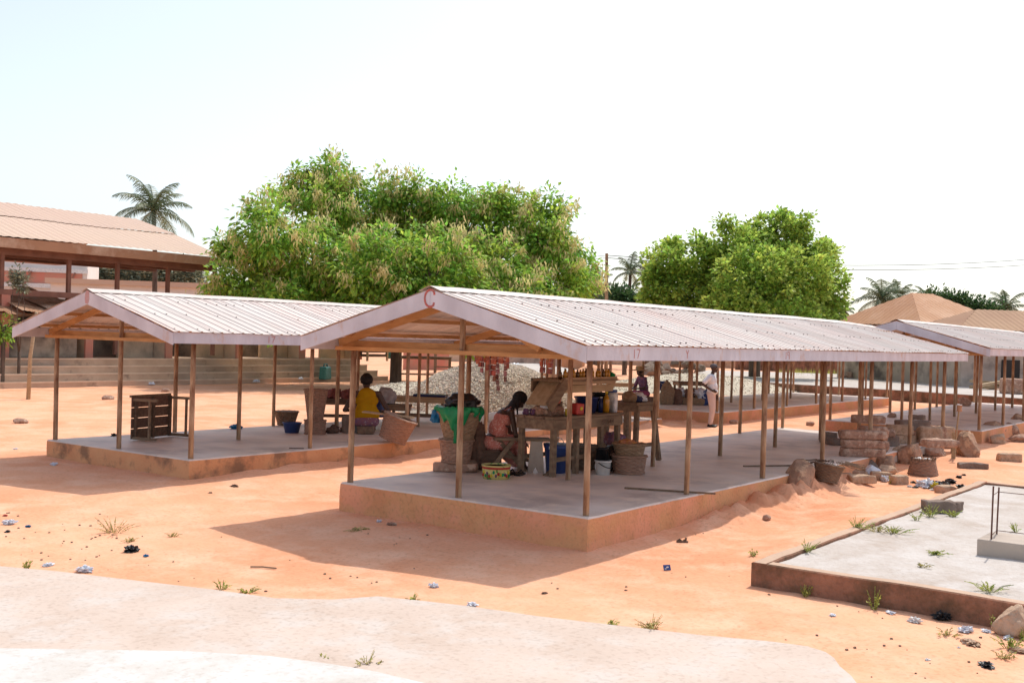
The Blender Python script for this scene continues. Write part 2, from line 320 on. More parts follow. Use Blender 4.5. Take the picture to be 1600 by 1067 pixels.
for j in range(nyy):
    for i in range(nxx): a = j * (nxx + 1) + i; b.f.append((a, a + 1, a + nxx + 2, a + nxx + 1)); b.m.append(0)
b.build('sand_fill', m_sandf, fnd, smooth=True)
st = gp(1525, 866, .21)
stub = thing('column_stub', (st.x + .2, st.y - .45, .2), 'short concrete column stub with rusty rebars standing on the pale sand fill', 'column stub')
MB().box((.12, 0, .07), (.6, .9, .2)).build('plinth', m_gwall, stub, bevel=.012)
for i, (dx, dy, h) in enumerate(((-.1, .33, .55), (.28, .36, .5), (.28, -.02, .52))):
    MB().tube([(dx, dy, .1), (dx + .01, dy, .3), (dx + U(-.01, .01), dy + U(-.01, .01), .17 + h)], .009, 6).build('rebar', m_rebar, stub)
for zz in (.21, .62): MB().tube([(-.1, .33, zz), (.28, .36, zz), (.28, -.02, zz)], .004, 5).build('tie_wire', m_rebar, stub)
# ------------------------------------------------------------------ market sheds
S, WD = 2.384, 3.623
def strokes(polys, w, th=.004):
    b = MB()
    for pl in polys:
        for a, c in zip(pl[:-1], pl[1:]): b.bar((a[0], 0, a[1]), (c[0], 0, c[1]), th, w, up=(-(c[1] - a[1]), 0, c[0] - a[0]))
    return b
def ribbed(x0, x1, pa, pb, per=.2, hgt=.012, sheetw=.76, rows=7, dz=None, screws=True):
    """rib-profile roof sheets between eave line point pa=(y,z) and ridge pb=(y,z)"""
    b = MB(); x = x0; si = 0
    while x < x1 - .02:
        xe = min(x + sheetw, x1); prof = []
        xx = x - .03
        t = xx
        pr = []
        k = 0
        while True:
            b0 = x + k * per
            for ox, oz in ((.0, 0), (.058, 0), (.07, hgt), (.098, hgt), (.11, 0)):
                if b0 + ox <= xe + .001: pr.append((b0 + ox, oz))
            k += 1
            if x + k * per >= xe - .01: break
        pr.append((xe + .02, .0))
        off = .003 * (si % 2) + U(0, .003)
        st = len(b.v)
        for r in range(rows):
            f = r / (rows - 1)
            for (px_, pz_) in pr:
                y = pa[0] + (pb[0] - pa[0]) * f; z = pa[1] + (pb[1] - pa[1]) * f
                z += pz_ + off + (dz(px_, f) if dz else 0)
                b.v.append((px_, y, z))
        n = len(pr)
        for r in range(rows - 1):
            for i in range(n - 1):
                q = (st + r * n + i, st + r * n + i + 1, st + (r + 1) * n + i + 1, st + (r + 1) * n + i); b.f.append(q if pb[0] > pa[0] else q[::-1]); b.m.append(0)
        if screws:
            b.cur = 1
            for f in (.045, .40, .75):
                y = pa[0] + (pb[0] - pa[0]) * f; z = pa[1] + (pb[1] - pa[1]) * f
                k = 0
                while x + k * per + .084 < xe:
                    if R() < .45:
                        cx = x + k * per + .084; b.box((cx, y + U(-.01, .01), z + hgt + off + .005 + (dz(cx, f) if dz else 0)), (.015, .018, .01))
                    k += 1
            b.cur = 0
        x += sheetw; si += 1
    return b
def shed(ox, oy, T, G, label, nb=6, stained=False, seed=0, w=WD, marks=(), letter=None, s=S):
    random.seed(seed)
    t = thing('market_shed', (ox, oy, G), label, 'market shed', group='open market sheds with ribbed metal roofs')
    L = nb * s; z0 = T - G; ze = z0 + 1.715; zr = z0 + 2.475
    # platform: concrete top and rendered sides
    b = MB(); ex = .09; n = 60
    b.cur = 1
    x0, x1, y0, y1 = -ex, L + ex, -ex, w + ex
    per = []
    for (ax, ay, bx, by) in ((x0, y0, x1, y0), (x1, y0, x1, y1), (x1, y1, x0, y1), (x0, y1, x0, y0)):
        m_ = max(2, int((abs(bx - ax) + abs(by - ay)) / .12)); per += [(ax + (bx - ax) * i / m_, ay + (by - ay) * i / m_) for i in range(m_)]
    def jit(x, y, z, a): return (x + a * nz(x * 2.1, y * 2.1, z * 4 + seed) + a * .5 * nz(x * 8, y * 8, z * 6), y + a * nz(x * 2.1 + 9, y * 2.1, z * 4) + a * .5 * nz(x * 8, y * 8 + 4, z * 6), z)
    N = len(per); lv = (-.35, z0 * .25, z0 * .5, z0 * .75, z0 - .02, z0)
    for li, z in enumerate(lv):
        for (x, y) in per:
            q = jit(x, y, z, .016); k_ = .012 + .012 * max(0, nz(x * 5, y * 5, seed)) if li == 5 else 0
            cx_, cy2 = (x0 + x1) / 2, (y0 + y1) / 2; b.v.append((q[0] - k_ * (1 if x > x1 - .01 else -1 if x < x0 + .01 else 0), q[1] - k_ * (1 if y > y1 - .01 else -1 if y < y0 + .01 else 0), z))
    for li in range(5):
        for i in range(N): j = (i + 1) % N; b.f.append((li * N + i, li * N + j, (li + 1) * N + j, (li + 1) * N + i)); b.m.append(1 if li < 4 else 0)
    b.f.append(tuple(range(5 * N, 6 * N))); b.m.append(0)
    b.build('platform', [m_slab, m_washd if stained else m_wash], t)
    pm = None
    for r, y in enumerate((0, w / 2, w)):
        for i in range(nb + 1):
            top = ze + .02 if r != 1 else zr - .09
            b = MB(); jx, jy = U(-.012, .012), U(-.012, .012); rr = .034 + U(0, .006)
            b.tube([(0, 0, z0 - .02), (jx * .5, jy * .5, z0 + .6), (jx * 1.2, jy, z0 + 1.2), (jx, jy, top)], [rr, rr * U(.94, 1.04), rr * .97, rr * .93], 10)
            b.build('post', m_post, t, loc=(i * s, y, 0), smooth=True)
    def dz(x, f):
        e = max(0, (x - L * .8) / (L * .25))
        return .014 * nz(x * .45, f * 1.2, seed) + .006 * nz(x * 1.7, f * 3, seed + 5) - .045 * f * e * e
    ov, oy_ = .60, .31
    ya, za = -oy_, ze + .165; yb = w / 2
    ribbed(-ov - .02, L + .64, (ya - .05, za), (yb - .02, zr), dz=dz).build('roof_sheet', [m_roof, m_screw], t)
    ribbed(-ov - .02, L + .64, (w + oy_ + .05, za), (yb + .02, zr), dz=dz).build('roof_sheet', [m_roof, m_screw], t)
    # ridge cap
    b = MB(); nn = 60
    for i in range(nn + 1):
        x = -ov - .04 + (L + .68 + ov) * i / nn; d = dz(x, 1) + .004 * nz(x * 3, 0, 9)
        for yy, zz in ((yb - .17, zr - .022), (yb - .012, zr + .036), (yb + .012, zr + .036), (yb + .17, zr - .022)): b.v.append((x, yy, zz + d))
    for i in range(nn):
        for k in range(3): b.f.append((i * 4 + k, (i + 1) * 4 + k, (i + 1) * 4 + k + 1, i * 4 + k + 1)); b.m.append(0)
    b.build('ridge_cap', m_roof, t)
    # fascia boards
    for yy in (-oy_ - .012, w + oy_ + .012):
        b = MB(); x = -ov
        while x < L + .6:
            xe = min(x + 3.6, L + .6); b.box(((x + xe) / 2, yy, ze + .078 + U(-.004, .004)), (xe - x - .003, .022, .158)); x = xe
        b.build('fascia_board', m_fascia, t)
    for xx in (-ov - .012, L + .6 + .012):
        for sg in (-1, 1):
            b = MB(); ye = -oy_ - .02 if sg < 0 else w + oy_ + .02
            ym = yb - .002 if sg < 0 else yb + .002
            vs_ = []
            for dx in (-.011, .011): vs_ += [(xx + dx, ye, ze - .02), (xx + dx, ym, zr - .215), (xx + dx, ym, zr - .012), (xx + dx, ye, ze + .150)]
            fs = [(0, 1, 2, 3), (7, 6, 5, 4), (0, 4, 5, 1), (1, 5, 6, 2), (2, 6, 7, 3), (3, 7, 4, 0)]
            b.add(vs_, fs).build('barge_board', m_fascia, t)
    # frame
    for i in range(nb + 1):
        x = i * s
        b = MB(); b.bar((x + .065, -oy_ + .05, ze + .06), (x + .065, w + oy_ - .05, ze + .06), .04, .13).build('tie_beam', m_beam, t)
        if i == 0: MB().bar((x - .065, -oy_ + .05, ze + .02), (x - .065, w + oy_ - .05, ze + .02), .035, .05).build('tie_beam', m_beam, t)
        for sg in (-1, 1):
            ye = -oy_ + .03 if sg < 0 else w + oy_ - .03
            MB().bar((x + .02, ye, ze + .09), (x + .02, yb, zr - .095), .045, .09).build('rafter', m_beam, t)
            if sg < 0: MB().bar((x - .03, yb + sg * 1.15, ze + .10), (x - .03 + .0, yb + sg * .06, zr - .14), .035, .08).build('strut', m_beam, t)
    for sg in (-1, 1):
        for f in (.12, .45, .80):
            y = (-oy_ if sg < 0 else w + oy_); y = y + (yb - y) * f; z = za + (zr - za) * f - .035
            MB().bar((-ov, y, z), (L + .58, y, z), .05, .05).build('purlin', m_beam, t)
    for (mx, kind) in marks:
        if kind == '17': pl = [[(0, .1), (0, 0)], [(.05, .1), (.12, .1), (.075, 0)]]
        elif kind == '19': pl = [[(0, .1), (0, 0)], [(.12, .1), (.06, .1), (.06, .055), (.12, .055)], [(.12, .1), (.12, 0)]]
        else: pl = [[(0, .1), (.03, .05), (.06, .1)], [(.03, .05), (.03, 0)]]
        strokes(pl, .011).build('painted_mark', m_redf2, t, loc=(mx, -oy_ - .025, ze + .028))
    if letter:
        pts = [(.085 * cos(a), .1 * sin(a)) for a in [radians(48 + k * 26) for k in range(11)]]
        if letter == 'C':
            o = strokes([pts, [(pts[0][0], pts[0][1]), (pts[0][0] + .004, pts[0][1] - .035)], [pts[-1], (pts[-1][0] + .004, pts[-1][1] + .03)]], .026).build('painted_letter', m_red, t, loc=(-ov - .026, yb - .005, zr - .115), rot=(0, 0, -pi / 2))
        else:
            b = MB(); b.prism([(-.05, -.09), (.03, -.1), (.06, -.02), (.045, .1), (-.03, .11), (-.06, .02)], -.002, .002)
            b.build('faded_paint_patch', m_redf, t, loc=(-ov - .025, yb, zr - .11), rot=(pi / 2, 0, -pi / 2))
    return t
shed(0, 0, .372, 0, 'nearest open shed with a red letter C on its gable, vendor table inside', seed=3, letter='C', marks=((.38, '17'), (1.62, 'Y'), (4.7, '19')))
shed(.05, 6.984, .372, .08, 'open shed on the left with an overturned table and a woman inside', stained=True, seed=11, letter='p', marks=((1.15, '17'),))
shed(16.35, 6.3, .5, .2, 'open shed behind the man in white, its roof hidden by the nearest shed', seed=21)
shed(16.35, -.27, .5, .2, 'open empty shed at the right edge, beyond the stacked mud blocks', seed=31, w=3.5)
# ------------------------------------------------------------------ raised market hall on the left
random.seed(5)
HY = 27.6
hall = thing('market_hall', (0, HY, .15), 'long market hall on steps with rusty pink roof and pink pilasters, left background', 'market hall')
PZ = 1.0          # platform height above hall base
HX0, HX1 = -14, 25.5
b = MB()
for i in range(4):
    d = .34 * (3 - i); zt = PZ * (i + 1) / 4 - .02
    b.cur = 0; b.box(((HX0 + HX1) / 2, 1.02 - d / 1 + 4, zt / 2 - .3), (HX1 - HX0 + 2 * d, 8 + 0, zt + .6))
    b.cur = 1; b.box(((HX0 + HX1) / 2, 1.02 - d + .02, zt - .002), (HX1 - HX0 + 2 * d + .01, .06, .05))  # paler strip along each step paints the sunlit tread into the colour
b.build('steps', [m_step, m_stepl], hall)
hall_x = lambda u, y=29.6: aty(u, 540, y).x
# stalls : back wall and partitions
b = MB(); b.box(((HX0 + HX1) / 2, 4.6, PZ + 1.05), (HX1 - HX0, .2, 2.2)); b.build('back_wall', m_greyw, hall)
cols = [-76, -2, 65, 130, 193, 258, 321, 380, 436, 492]   # pilaster screen columns at the platform edge
cols = [5, 137, 262, 372, 471, 560]
for c in cols:
    x = aty(c, 560, HY + 1.9).x
    MB().box((x, 3.2, PZ + 1.0), (.16, 2.6, 2.1)).build('partition_wall', m_ocm, hall)
    MB().box((x, 1.86, PZ + 1.04), (.30, .10, 2.18)).build('pilaster', m_pinkp, hall)
    # slanting return wall seen as the light panel of each stall
    MB().box((x - .9, 2.75, PZ + .98), (1.55, .12, 2.0)).build('stall_panel', m_ocm, hall)
b = MB(); b.box(((HX0 + HX1) / 2, 1.95, PZ + 2.22), (HX1 - HX0, .22, .2)); b.build('lintel', m_hbeam, hall)
# big roof
RX0, RX1 = -16, aty(350, 380, HY + 1.5).x
ez = aty(180, 386, HY + 1.5).z - .15; rz_ = aty(180, 338, HY + 7.5).z - .15
b = MB(); n = int((RX1 - RX0) / .16)
for s_, (ya, yb) in enumerate(((1.45, 7.5), (13.8, 7.5))):
    for (fa, fb, dz) in ((0, .56, 0), (.54, 1, .03)):
        st = len(b.v)
        for r in range(2):
            f = fa + (fb - fa) * r; y = ya + (yb - ya) * f; z = ez + (rz_ - ez) * f + dz * (1 - r)
            for i in range(n + 1):
                x = RX0 + (RX1 - RX0) * i / n
                b.v.append((x, y, z + (.025 if i % 2 else 0) + .05 * nz(x * .25, f * 2, 3) + .02 * nz(x * 1.3, f, 5)))
        for i in range(n): b.f.append((st + i, st + i + 1, st + n + 2 + i, st + n + 1 + i)); b.m.append(0)
b.build('roof', m_hroof, hall)
b = MB(); b.bar((RX0, 1.5, ez - .2), (RX1, 1.5, ez - .2), .06, .34); b.build('fascia_board', m_rust, hall)
for dy, dz, hh in ((2.1, -.42, .3), (3.4, -.45, .25), (6, -.4, .25)):
    MB().bar((RX0, dy, ez + dz), (RX1, dy, ez + dz), .2, hh).build('beam', m_hbeam, hall)
b = MB(); b.prism([(RX0, 1.6), (RX1, 1.6), (RX1, 13.7), (RX0, 13.7)], ez - .12, ez - .08); b.build('ceiling', m_hbeam, hall)
for c in (30 - 95, 2, 107, 183, 262, 335):
    for dy in (2.1,):
        x = aty(c, 440, HY + 2.1).x
        MB().box((x, dy, (ez + PZ) / 2 - .1), (.13, .13, ez - PZ - .4)).build('column', m_hbeam, hall)
# patched tin shack in front of the hall's left end
sx0, sx1 = aty(-60, 470, HY + 1.2).x, aty(140, 470, HY + 1.2).x
sz = aty(60, 488, HY + 1.2).z; sz2 = aty(60, 450, HY + 3).z
sh = thing('tin_roof_stall', (sx0, HY + 1.5, .15 + PZ), 'sooty stall under crumpled rusty roof sheets at the far left, in front of the hall', 'stall')
LS = sx1 - sx0; hh = sz - 1.2
MB().box((LS / 2, .5, hh / 2 - .0), (LS, .14, hh)).build('wall', m_greyw, sh)
MB().box((LS * .62, .42, hh * .78), (1.05, .05, .42)).build('window_opening', m_glassd, sh)
MB().box((LS * .62, .40, hh * .78 - .25), (1.2, .05, .06)).build('window_frame', m_wood, sh)
MB().box((LS - .1, 1.3, hh / 2), (.14, 1.6, hh)).build('wall', m_greyw, sh)
for k in range(7):
    b = MB(); x = k * LS / 7 - .1; w_ = LS / 7 + .35; nn = 12; tilt = U(-.10, .10)
    y0_ = -.6 + U(-.25, .1); st = 0
    for r in range(5):
        f = r / 4
        for i in range(nn + 1):
            xx = x + w_ * i / nn
            b.v.append((xx, y0_ + (3.0 - y0_) * f, hh - .05 + (sz2 - sz) * f + .09 * (k % 2) + tilt * (i / nn - .5) + (.02 if i % 2 else 0) + .09 * nz(xx * 1.1, f * 2, k)))
    for r in range(4):
        for i in range(nn): a = r * (nn + 1) + i; b.f.append((a, a + 1, a + nn + 2, a + nn + 1)); b.m.append(0)
    b.build('roof_sheet', m_rust, sh)
# ------------------------------------------------------------------ far buildings
def hip_house(name, label, pts, zE, zR, m, zB=.3, ov=.5, ridge=None):
    pass
def house(label, c, rz, L, Wd, hE, hR, mroof, mwall, hip=2.0, base=.25):
    t = thing('house', (c[0], c[1], base), label, 'house', rz=rz)
    MB().box((0, 0, hE / 2), (L - 1, Wd - 1, hE)).build('wall', mwall, t)
    MB().box((0, 0, hE - .12), (L - .1, Wd - .1, .18)).build('fascia_board', m_hbeam, t)
    b = MB(); x, y = L / 2, Wd / 2; r = L / 2 - hip
    def slope(P0, P1, Q0, Q1, per=.3, h=.022):
        P0, P1, Q0, Q1 = map(Vector, (P0, P1, Q0, Q1)); e = P1 - P0; Ld = e.length; e /= Ld; upv = (Q0 - P0) - e * (Q0 - P0).dot(e); l0 = (Q0 - P0).dot(e); l1 = Ld - (Q1 - P0).dot(e)
        nn = e.cross(upv).normalized(); nn = -nn if nn.z < 0 else nn; n = int(Ld / per) * 4; st = len(b.v)
        for i in range(n + 1):
            s_ = Ld * i / n; f = min(1, s_ / max(l0, .01), (Ld - s_) / max(l1, .01)); o = nn * (h if i % 4 in (1, 2) else 0); p = P0 + e * s_
            b.v.append(tuple(p + o)); b.v.append(tuple(p + upv * f + o))
        for i in range(n): b.f.append((st + 2 * i, st + 2 * i + 2, st + 2 * i + 3, st + 2 * i + 1)); b.m.append(0)
    slope((-x, -y, hE), (x, -y, hE), (-r, 0, hR), (r, 0, hR)); slope((x, y, hE), (-x, y, hE), (r, 0, hR), (-r, 0, hR))
    slope((x, -y, hE), (x, y, hE), (r, -.01, hR), (r, .01, hR)); slope((-x, y, hE), (-x, -y, hE), (-r, .01, hR), (-r, -.01, hR))
    b.build('roof', mroof, t)
    for sx in (-1, 1):
        MB().box((sx * L * .22, -(Wd - 1) / 2 - .02, 1.2), (.9, .06, 1.0)).build('window', m_glassd, t)
    return t
c = at(1440, 508, 60)
house('far house with an orange hipped roof rising behind the right-hand sheds', (c.x, c.y), YAW - pi / 2 + .45, 7.4, 7.0, at(1440, 508, 57).z - .25, at(1440, 463, 60).z - .1, m_oroof, m_greyw, hip=2.9)
c = at(1610, 515, 54)
house('long tan-roofed house cut by the right edge, beside the orange hipped roof', (c.x, c.y), YAW - pi / 2 + .1, 10.5, 5.5, at(1540, 516, 51).z - .25, at(1540, 486, 54).z - .2, m_oroof2, m_gwall, hip=2.4)
c = at(45, 440, 72)
wb = thing('white_building', (c.x, c.y, .3), 'white two-storey building with pale bands seen under the hall roof, far left', 'building', rz=YAW - pi / 2 + .25)
hw = at(45, 408, 72).z
MB().box((0, 0, hw / 2), (8, 6, hw)).build('wall', m_wwall, wb)
for zz in (hw - 1.0, hw - 2.0): MB().box((0, -3.08, zz), (8.1, .25, .28)).build('band', m_white, wb)
for sx in (-2.6, .2, 2.8): MB().bar((sx - .5, -3.25, hw - 3.2), (sx + .5, -3.25, hw - 1.1), .1, .1).build('brace', m_hbeam, wb)
MB().box((0, -3.05, hw - 1.5), (7.4, .1, .7)).build('window_strip', m_pinkp, wb)
c = at(225, 452, 66)
pb = thing('pale_building', (c.x, c.y, .3), 'low pale building with a pinkish roof edge behind the hall columns', 'building', rz=YAW - pi / 2 + .15)
hw = at(225, 446, 66).z
MB().box((0, 0, hw / 2 - .2), (9.5, 5, hw - .4)).build('wall', m_wwall, pb)
MB().box((0, 0, hw - .3), (10, 5.6, .3)).build('roof', m_hroof, pb)
# ------------------------------------------------------------------ trees
def leaf_cloud(lobes, n_cl, per, leaf, wid, droop, crad, fl=0.0, fill=.25, seed=1, minz=1.2):
    rnd = random.Random(seed); b = MB(); bf = MB(); tot = sum(r[1] ** 2 for r in lobes); V = b.v; Fc = b.f; cls = []
    for (c, r) in lobes:
        for _ in range(max(2, int(n_cl * r * r / tot))):
            d = Vector((rnd.gauss(0, 1), rnd.gauss(0, 1), rnd.gauss(0, 1))).normalized()
            k = r * (rnd.uniform(.78, 1.04) if rnd.random() > fill else rnd.uniform(.3, .8))
            p = c + Vector((d.x * k, d.y * k, d.z * k * .92))
            if p.z < minz: continue
            cls.append(p); cr = crad * rnd.uniform(.6, 1.25)
            flower = rnd.random() < fl and d.z > -.4
            for _ in range(per):
                e = Vector((rnd.gauss(0, .5), rnd.gauss(0, .5), rnd.gauss(0, .42))) * cr; q = p + e
                out = (e.normalized() * .8 + d * .4 + Vector((rnd.uniform(-.5, .5), rnd.uniform(-.5, .5), -droop + rnd.uniform(-.4, .4)))).normalized()
                sd = out.cross(Vector((rnd.uniform(-1, 1), rnd.uniform(-1, 1), 1.2))).normalized()
                ll = leaf * rnd.uniform(.6, 1.25); ww = wid * rnd.uniform(.7, 1.2); up = sd.cross(out) * ww * .35
                i = len(V)
                V.append(tuple(q)); V.append(tuple(q + out * ll * .45 + sd * ww + up)); V.append(tuple(q + out * ll)); V.append(tuple(q + out * ll * .45 - sd * ww + up))
                Fc.append((i, i + 1, i + 2)); Fc.append((i, i + 2, i + 3))
            if flower:
                for _ in range(46):
                    q = p + d * cr * .95 + Vector((rnd.gauss(0, .32), rnd.gauss(0, .32), rnd.gauss(0, .30) - .1)) * cr * 1.1
                    out = Vector((rnd.uniform(-.7, .7), rnd.uniform(-.7, .7), -1.0)).normalized(); sd = out.cross(Vector((rnd.uniform(-1, 1), rnd.uniform(-1, 1), .1))).normalized() * rnd.uniform(.02, .045)
                    l2 = rnd.uniform(.12, .32); i = len(bf.v)
                    bf.v += [tuple(q - sd), tuple(q + sd), tuple(q + sd * .3 + out * l2)]; bf.f.append((i, i + 1, i + 2)); bf.m.append(0)
    b.m = [0] * len(Fc); return b, bf, cls
def tree(name, label, cat, base, lobes, trunk_r, fork_z, mleaf, n_cl, per, leaf, wid, droop=.3, crad=.7, fl=0, seed=1, fill=.25, group=None, mbark=None, hl=1.0, minz=1.2):
    t = thing(name, base, label, cat, group=group); base = Vector(base); lobes = [(Vector(c) - base, r) for c, r in lobes]
    b, bf, cls = leaf_cloud(lobes, n_cl, per, leaf, wid, droop, crad, fl, fill, seed, minz)
    b.build('crown', mleaf, t)
    if bf.f: bf.build('blossom', m_flow, t)
    rnd = random.Random(seed + 1); tb = MB(); fk = Vector((0, 0, fork_z))
    tb.tube([(0, 0, -.15), (0, 0, .1), (.02, .03, fork_z * .5), fk], [trunk_r * 1.35, trunk_r * 1.08, trunk_r, trunk_r * .95], 12)
    for c, r in lobes:
        c2 = c + Vector((0, 0, -.1 * r)); mid = fk.lerp(c2, .45) + Vector((rnd.uniform(-.4, .4), rnd.uniform(-.4, .4), rnd.uniform(.1, .5)))
        r0 = trunk_r * rnd.uniform(.32, .5)
        tb.tube([fk - Vector((0, 0, .15)), fk.lerp(mid, .5) + Vector((0, 0, .05)), mid, c2], [r0, r0 * .8, r0 * .6, r0 * .25], 7)
        near = sorted(cls, key=lambda q: (q - c).length)[:9]
        for q in near[::2] + [cls[rnd.randrange(len(cls))] for _ in range(3)]:
            if (q - c2).length < 2.2 * r: tb.tube([c2, c2.lerp(q, .5) + Vector((rnd.uniform(-.15, .15), rnd.uniform(-.15, .15), .1)), q], [r0 * .22, r0 * .14, r0 * .05], 5)
    tb.build('trunk', mbark or m_bark, t, smooth=True); return t
tb_ = g(618, 601); D0 = (tb_ - CAM).dot(FW)
rl = random.Random(4)
def lb(l, D, jit, lf=0): return [(at(u + (16 if lf and u < 400 else 0), v + (r * .14 if lf else r * .1), D + rl.uniform(-jit, jit) + o - (lf if u < 450 else 0)), r * (.84 if lf and u < 450 else .88 if lf else .92) * D / F) for (u, v, r, o) in l]
LM = [(505, 325, 66, 0), (420, 352, 48, -1), (400, 415, 58, 0), (355, 452, 46, 0), (372, 398, 34, 1), (560, 320, 58, 1), (622, 345, 62, 0), (690, 345, 58, 1), (755, 350, 55, 0), (825, 350, 52, 1),
      (862, 400, 58, 0), (885, 440, 44, -1), (500, 400, 70, -3), (580, 410, 75, -3.5), (670, 415, 78, -4), (760, 420, 75, -3), (470, 455, 60, -4), (560, 470, 60, -4), (650, 480, 55, -4), (740, 480, 60, -4), (830, 465, 60, -3),
      (600, 305, 38, 0), (700, 312, 42, 0), (795, 320, 38, 0), (730, 318, 30, 1), (845, 365, 44, 0), (520, 275, 34, 0), (470, 290, 38, 0), (410, 322, 26, 0), (650, 300, 34, 1), (762, 310, 26, 0), (850, 318, 28, 1), (560, 390, 80, 4), (700, 400, 80, 4), (800, 410, 60, 4), (480, 265, 15, 0), (517, 254, 14, 0), (872, 330, 18, 0), (335, 385, 18, -1), (338, 440, 22, -2), (908, 388, 22, 0), (912, 420, 20, 0), (430, 480, 45, -2), (890, 470, 30, 0)]
tree('mango_tree', 'big spreading mango tree with yellowish blossom behind the sheds, left of centre', 'tree', tb_, lb(LM, D0, 1.0, 4), .24, 2.4, m_leafg, 1500, 50, .25, .07, droop=.5, crad=.46, fl=.55, seed=3, fill=.3)
LN = [(1060, 405, 40, 0), (1050, 450, 50, 0), (1100, 460, 50, -1), (1110, 410, 36, 1), (1140, 385, 42, 0), (1200, 385, 58, 0), (1180, 440, 66, -3), (1240, 430, 60, -2), (1265, 390, 40, 0), (1230, 360, 32, 0), (1180, 358, 26, 0), (1285, 440, 38, 0), (1275, 475, 42, -1), (1150, 480, 52, -3), (1220, 480, 56, -3),
      (1035, 480, 38, 0), (1085, 490, 40, 0), (1048, 385, 22, 0), (1255, 345, 16, 0), (1220, 337, 12, 0), (1297, 400, 16, 0), (1306, 465, 14, 0), (1312, 485, 12, 0), (1020, 430, 22, 0), (1018, 400, 10, 0), (1090, 380, 16, 0), (1130, 345, 12, 0)]
bn = g(1180, 573); bn = at(1180, 548, 58); bn.z = .25
tree('neem_tree', 'rounded bright green tree behind the nearest shed, right of centre', 'tree', bn, lb(LN, 58, .8), .3, 2.2, m_leafn, 1200, 44, .24, .09, droop=.15, crad=.36, seed=8, fill=.25)
def palm(label, base, top, n=16, fl=2.2, seed=1, group='palms on the skyline', up=.5):
    rnd = random.Random(seed); t = thing('coconut_palm', base, label, 'palm tree', group=group); h = Vector(top) - Vector(base)
    MB().tube([(0, 0, -.1), h * .35 + Vector((.15, .1, 0)), h * .7 + Vector((.1, 0, 0)), h], [.2, .15, .13, .12], 9).build('trunk', m_bark, t, smooth=True)
    b = MB()
    for k in range(n):
        a = 2 * pi * k / n + rnd.uniform(-.25, .25); el = -.25 + 1.75 * ((k * .618) % 1); L = fl * rnd.uniform(.8, 1.1)
        dirh = Vector((cos(a), sin(a), 0)); pts = []; p = h.copy(); ang = el
        for s_ in range(13):
            pts.append(p.copy()); p = p + (dirh * cos(ang) + Vector((0, 0, sin(ang)))) * L / 12; ang -= (.05 + .013 * s_) * rnd.uniform(.9, 1.1)
        b.tube(pts, [.035 * (1 - i / 14) + .006 for i in range(13)], 5)
        side = Vector((-sin(a), cos(a), 0))
        for i in range(1, 12):
            for sub in (0, .33, .66):
                q = pts[i].lerp(pts[i + 1], sub) if i < 12 else pts[i]; dd = (pts[min(i + 1, 12)] - pts[i]).normalized()
                for sg in (-1, 1):
                    ll = L * .26 * sin(pi * min(1, (i + sub + 1.2) / 14)) * rnd.uniform(.8, 1.1)
                    o = (side * sg + dd * .55 + Vector((0, 0, -.35 + rnd.uniform(-.25, .2)))).normalized(); tip = q + o * ll + Vector((0, 0, -.32 * ll)); md = q + o * ll * .5
                    wv = dd * .028; i0 = len(b.v); b.v += [tuple(q - wv), tuple(q + wv), tuple(md + wv * .9), tuple(md - wv * .9), tuple(tip)]
                    b.f += [(i0, i0 + 1, i0 + 2, i0 + 3), (i0 + 3, i0 + 2, i0 + 4)]; b.m += [0, 0]
    b.build('crown', m_palm, t)
    return t
def palm_at(label, u, v, D, fl, seed, n=16, dx=0):
    tp = at(u, v, D); bs = at(u + dx, 548, D); bs.z = .2; return palm(label, bs, tp, n, fl, seed)
palm_at('tall coconut palm rising over the pink hall roof', 240, 330, 60, 2.6, 2, 20)
palm_at('coconut palm left of the wooden utility pole, by the mango tree', 934, 447, 80, 1.7, 5, 14)
palm_at('thin coconut palm leaning between the utility pole and the round green tree', 985, 425, 85, 2.0, 6, 13, dx=-8)
palm_at('coconut palm half hidden behind the left side of the round green tree', 1012, 432, 84, 1.9, 7, 12)
palm_at('broad coconut palm left of the orange hipped roof', 1378, 468, 78, 2.3, 9, 20)
palm_at('coconut palm directly behind the left slope of the orange hipped roof', 1404, 466, 80, 2.0, 10, 16)
palm_at('small coconut palm peeking over the peak of the orange roof', 1446, 462, 82, 1.2, 12, 10)
palm_at('coconut palm at the far right over the tan roof', 1572, 482, 76, 1.8, 13, 16)
palm_at('slim palm just right of the round green tree', 1320, 486, 82, 1.1, 14, 10)
def bush(name, label, cat, lobes, D, mleaf, n_cl, seed, leaf=.28, group=None, crad=.6):
    u = sum(l[0] for l in lobes) / len(lobes); bs = at(u, 548, D); bs.z = .2
    tree(name, label, cat, bs, lb(lobes, D, .5 if crad > .3 else .1), .14 if crad > .3 else .05, 1.2, mleaf, n_cl, 34, leaf, .07 * leaf / .28, crad=crad, seed=seed, group=group, droop=.1)
bush('tree', 'grey-green tree behind the wooden utility pole', 'tree', [(920, 465, 22, 0), (940, 470, 26, 0), (900, 480, 24, 0), (960, 472, 20, 0)], 75, m_leafgrey, 170, 31)
bush('tree', 'small dark green round tree right of the utility pole', 'tree', [(968, 470, 20, 0), (985, 476, 16, 0)], 68, m_leafd, 110, 32)
bush('tree', 'dark low tree behind the gap between the orange and tan roofs', 'tree', [(1480, 475, 14, 0), (1500, 480, 16, 0), (1525, 486, 16, 0), (1550, 490, 14, 0), (1462, 472, 12, 0)], 74, m_leafd, 210, 33)
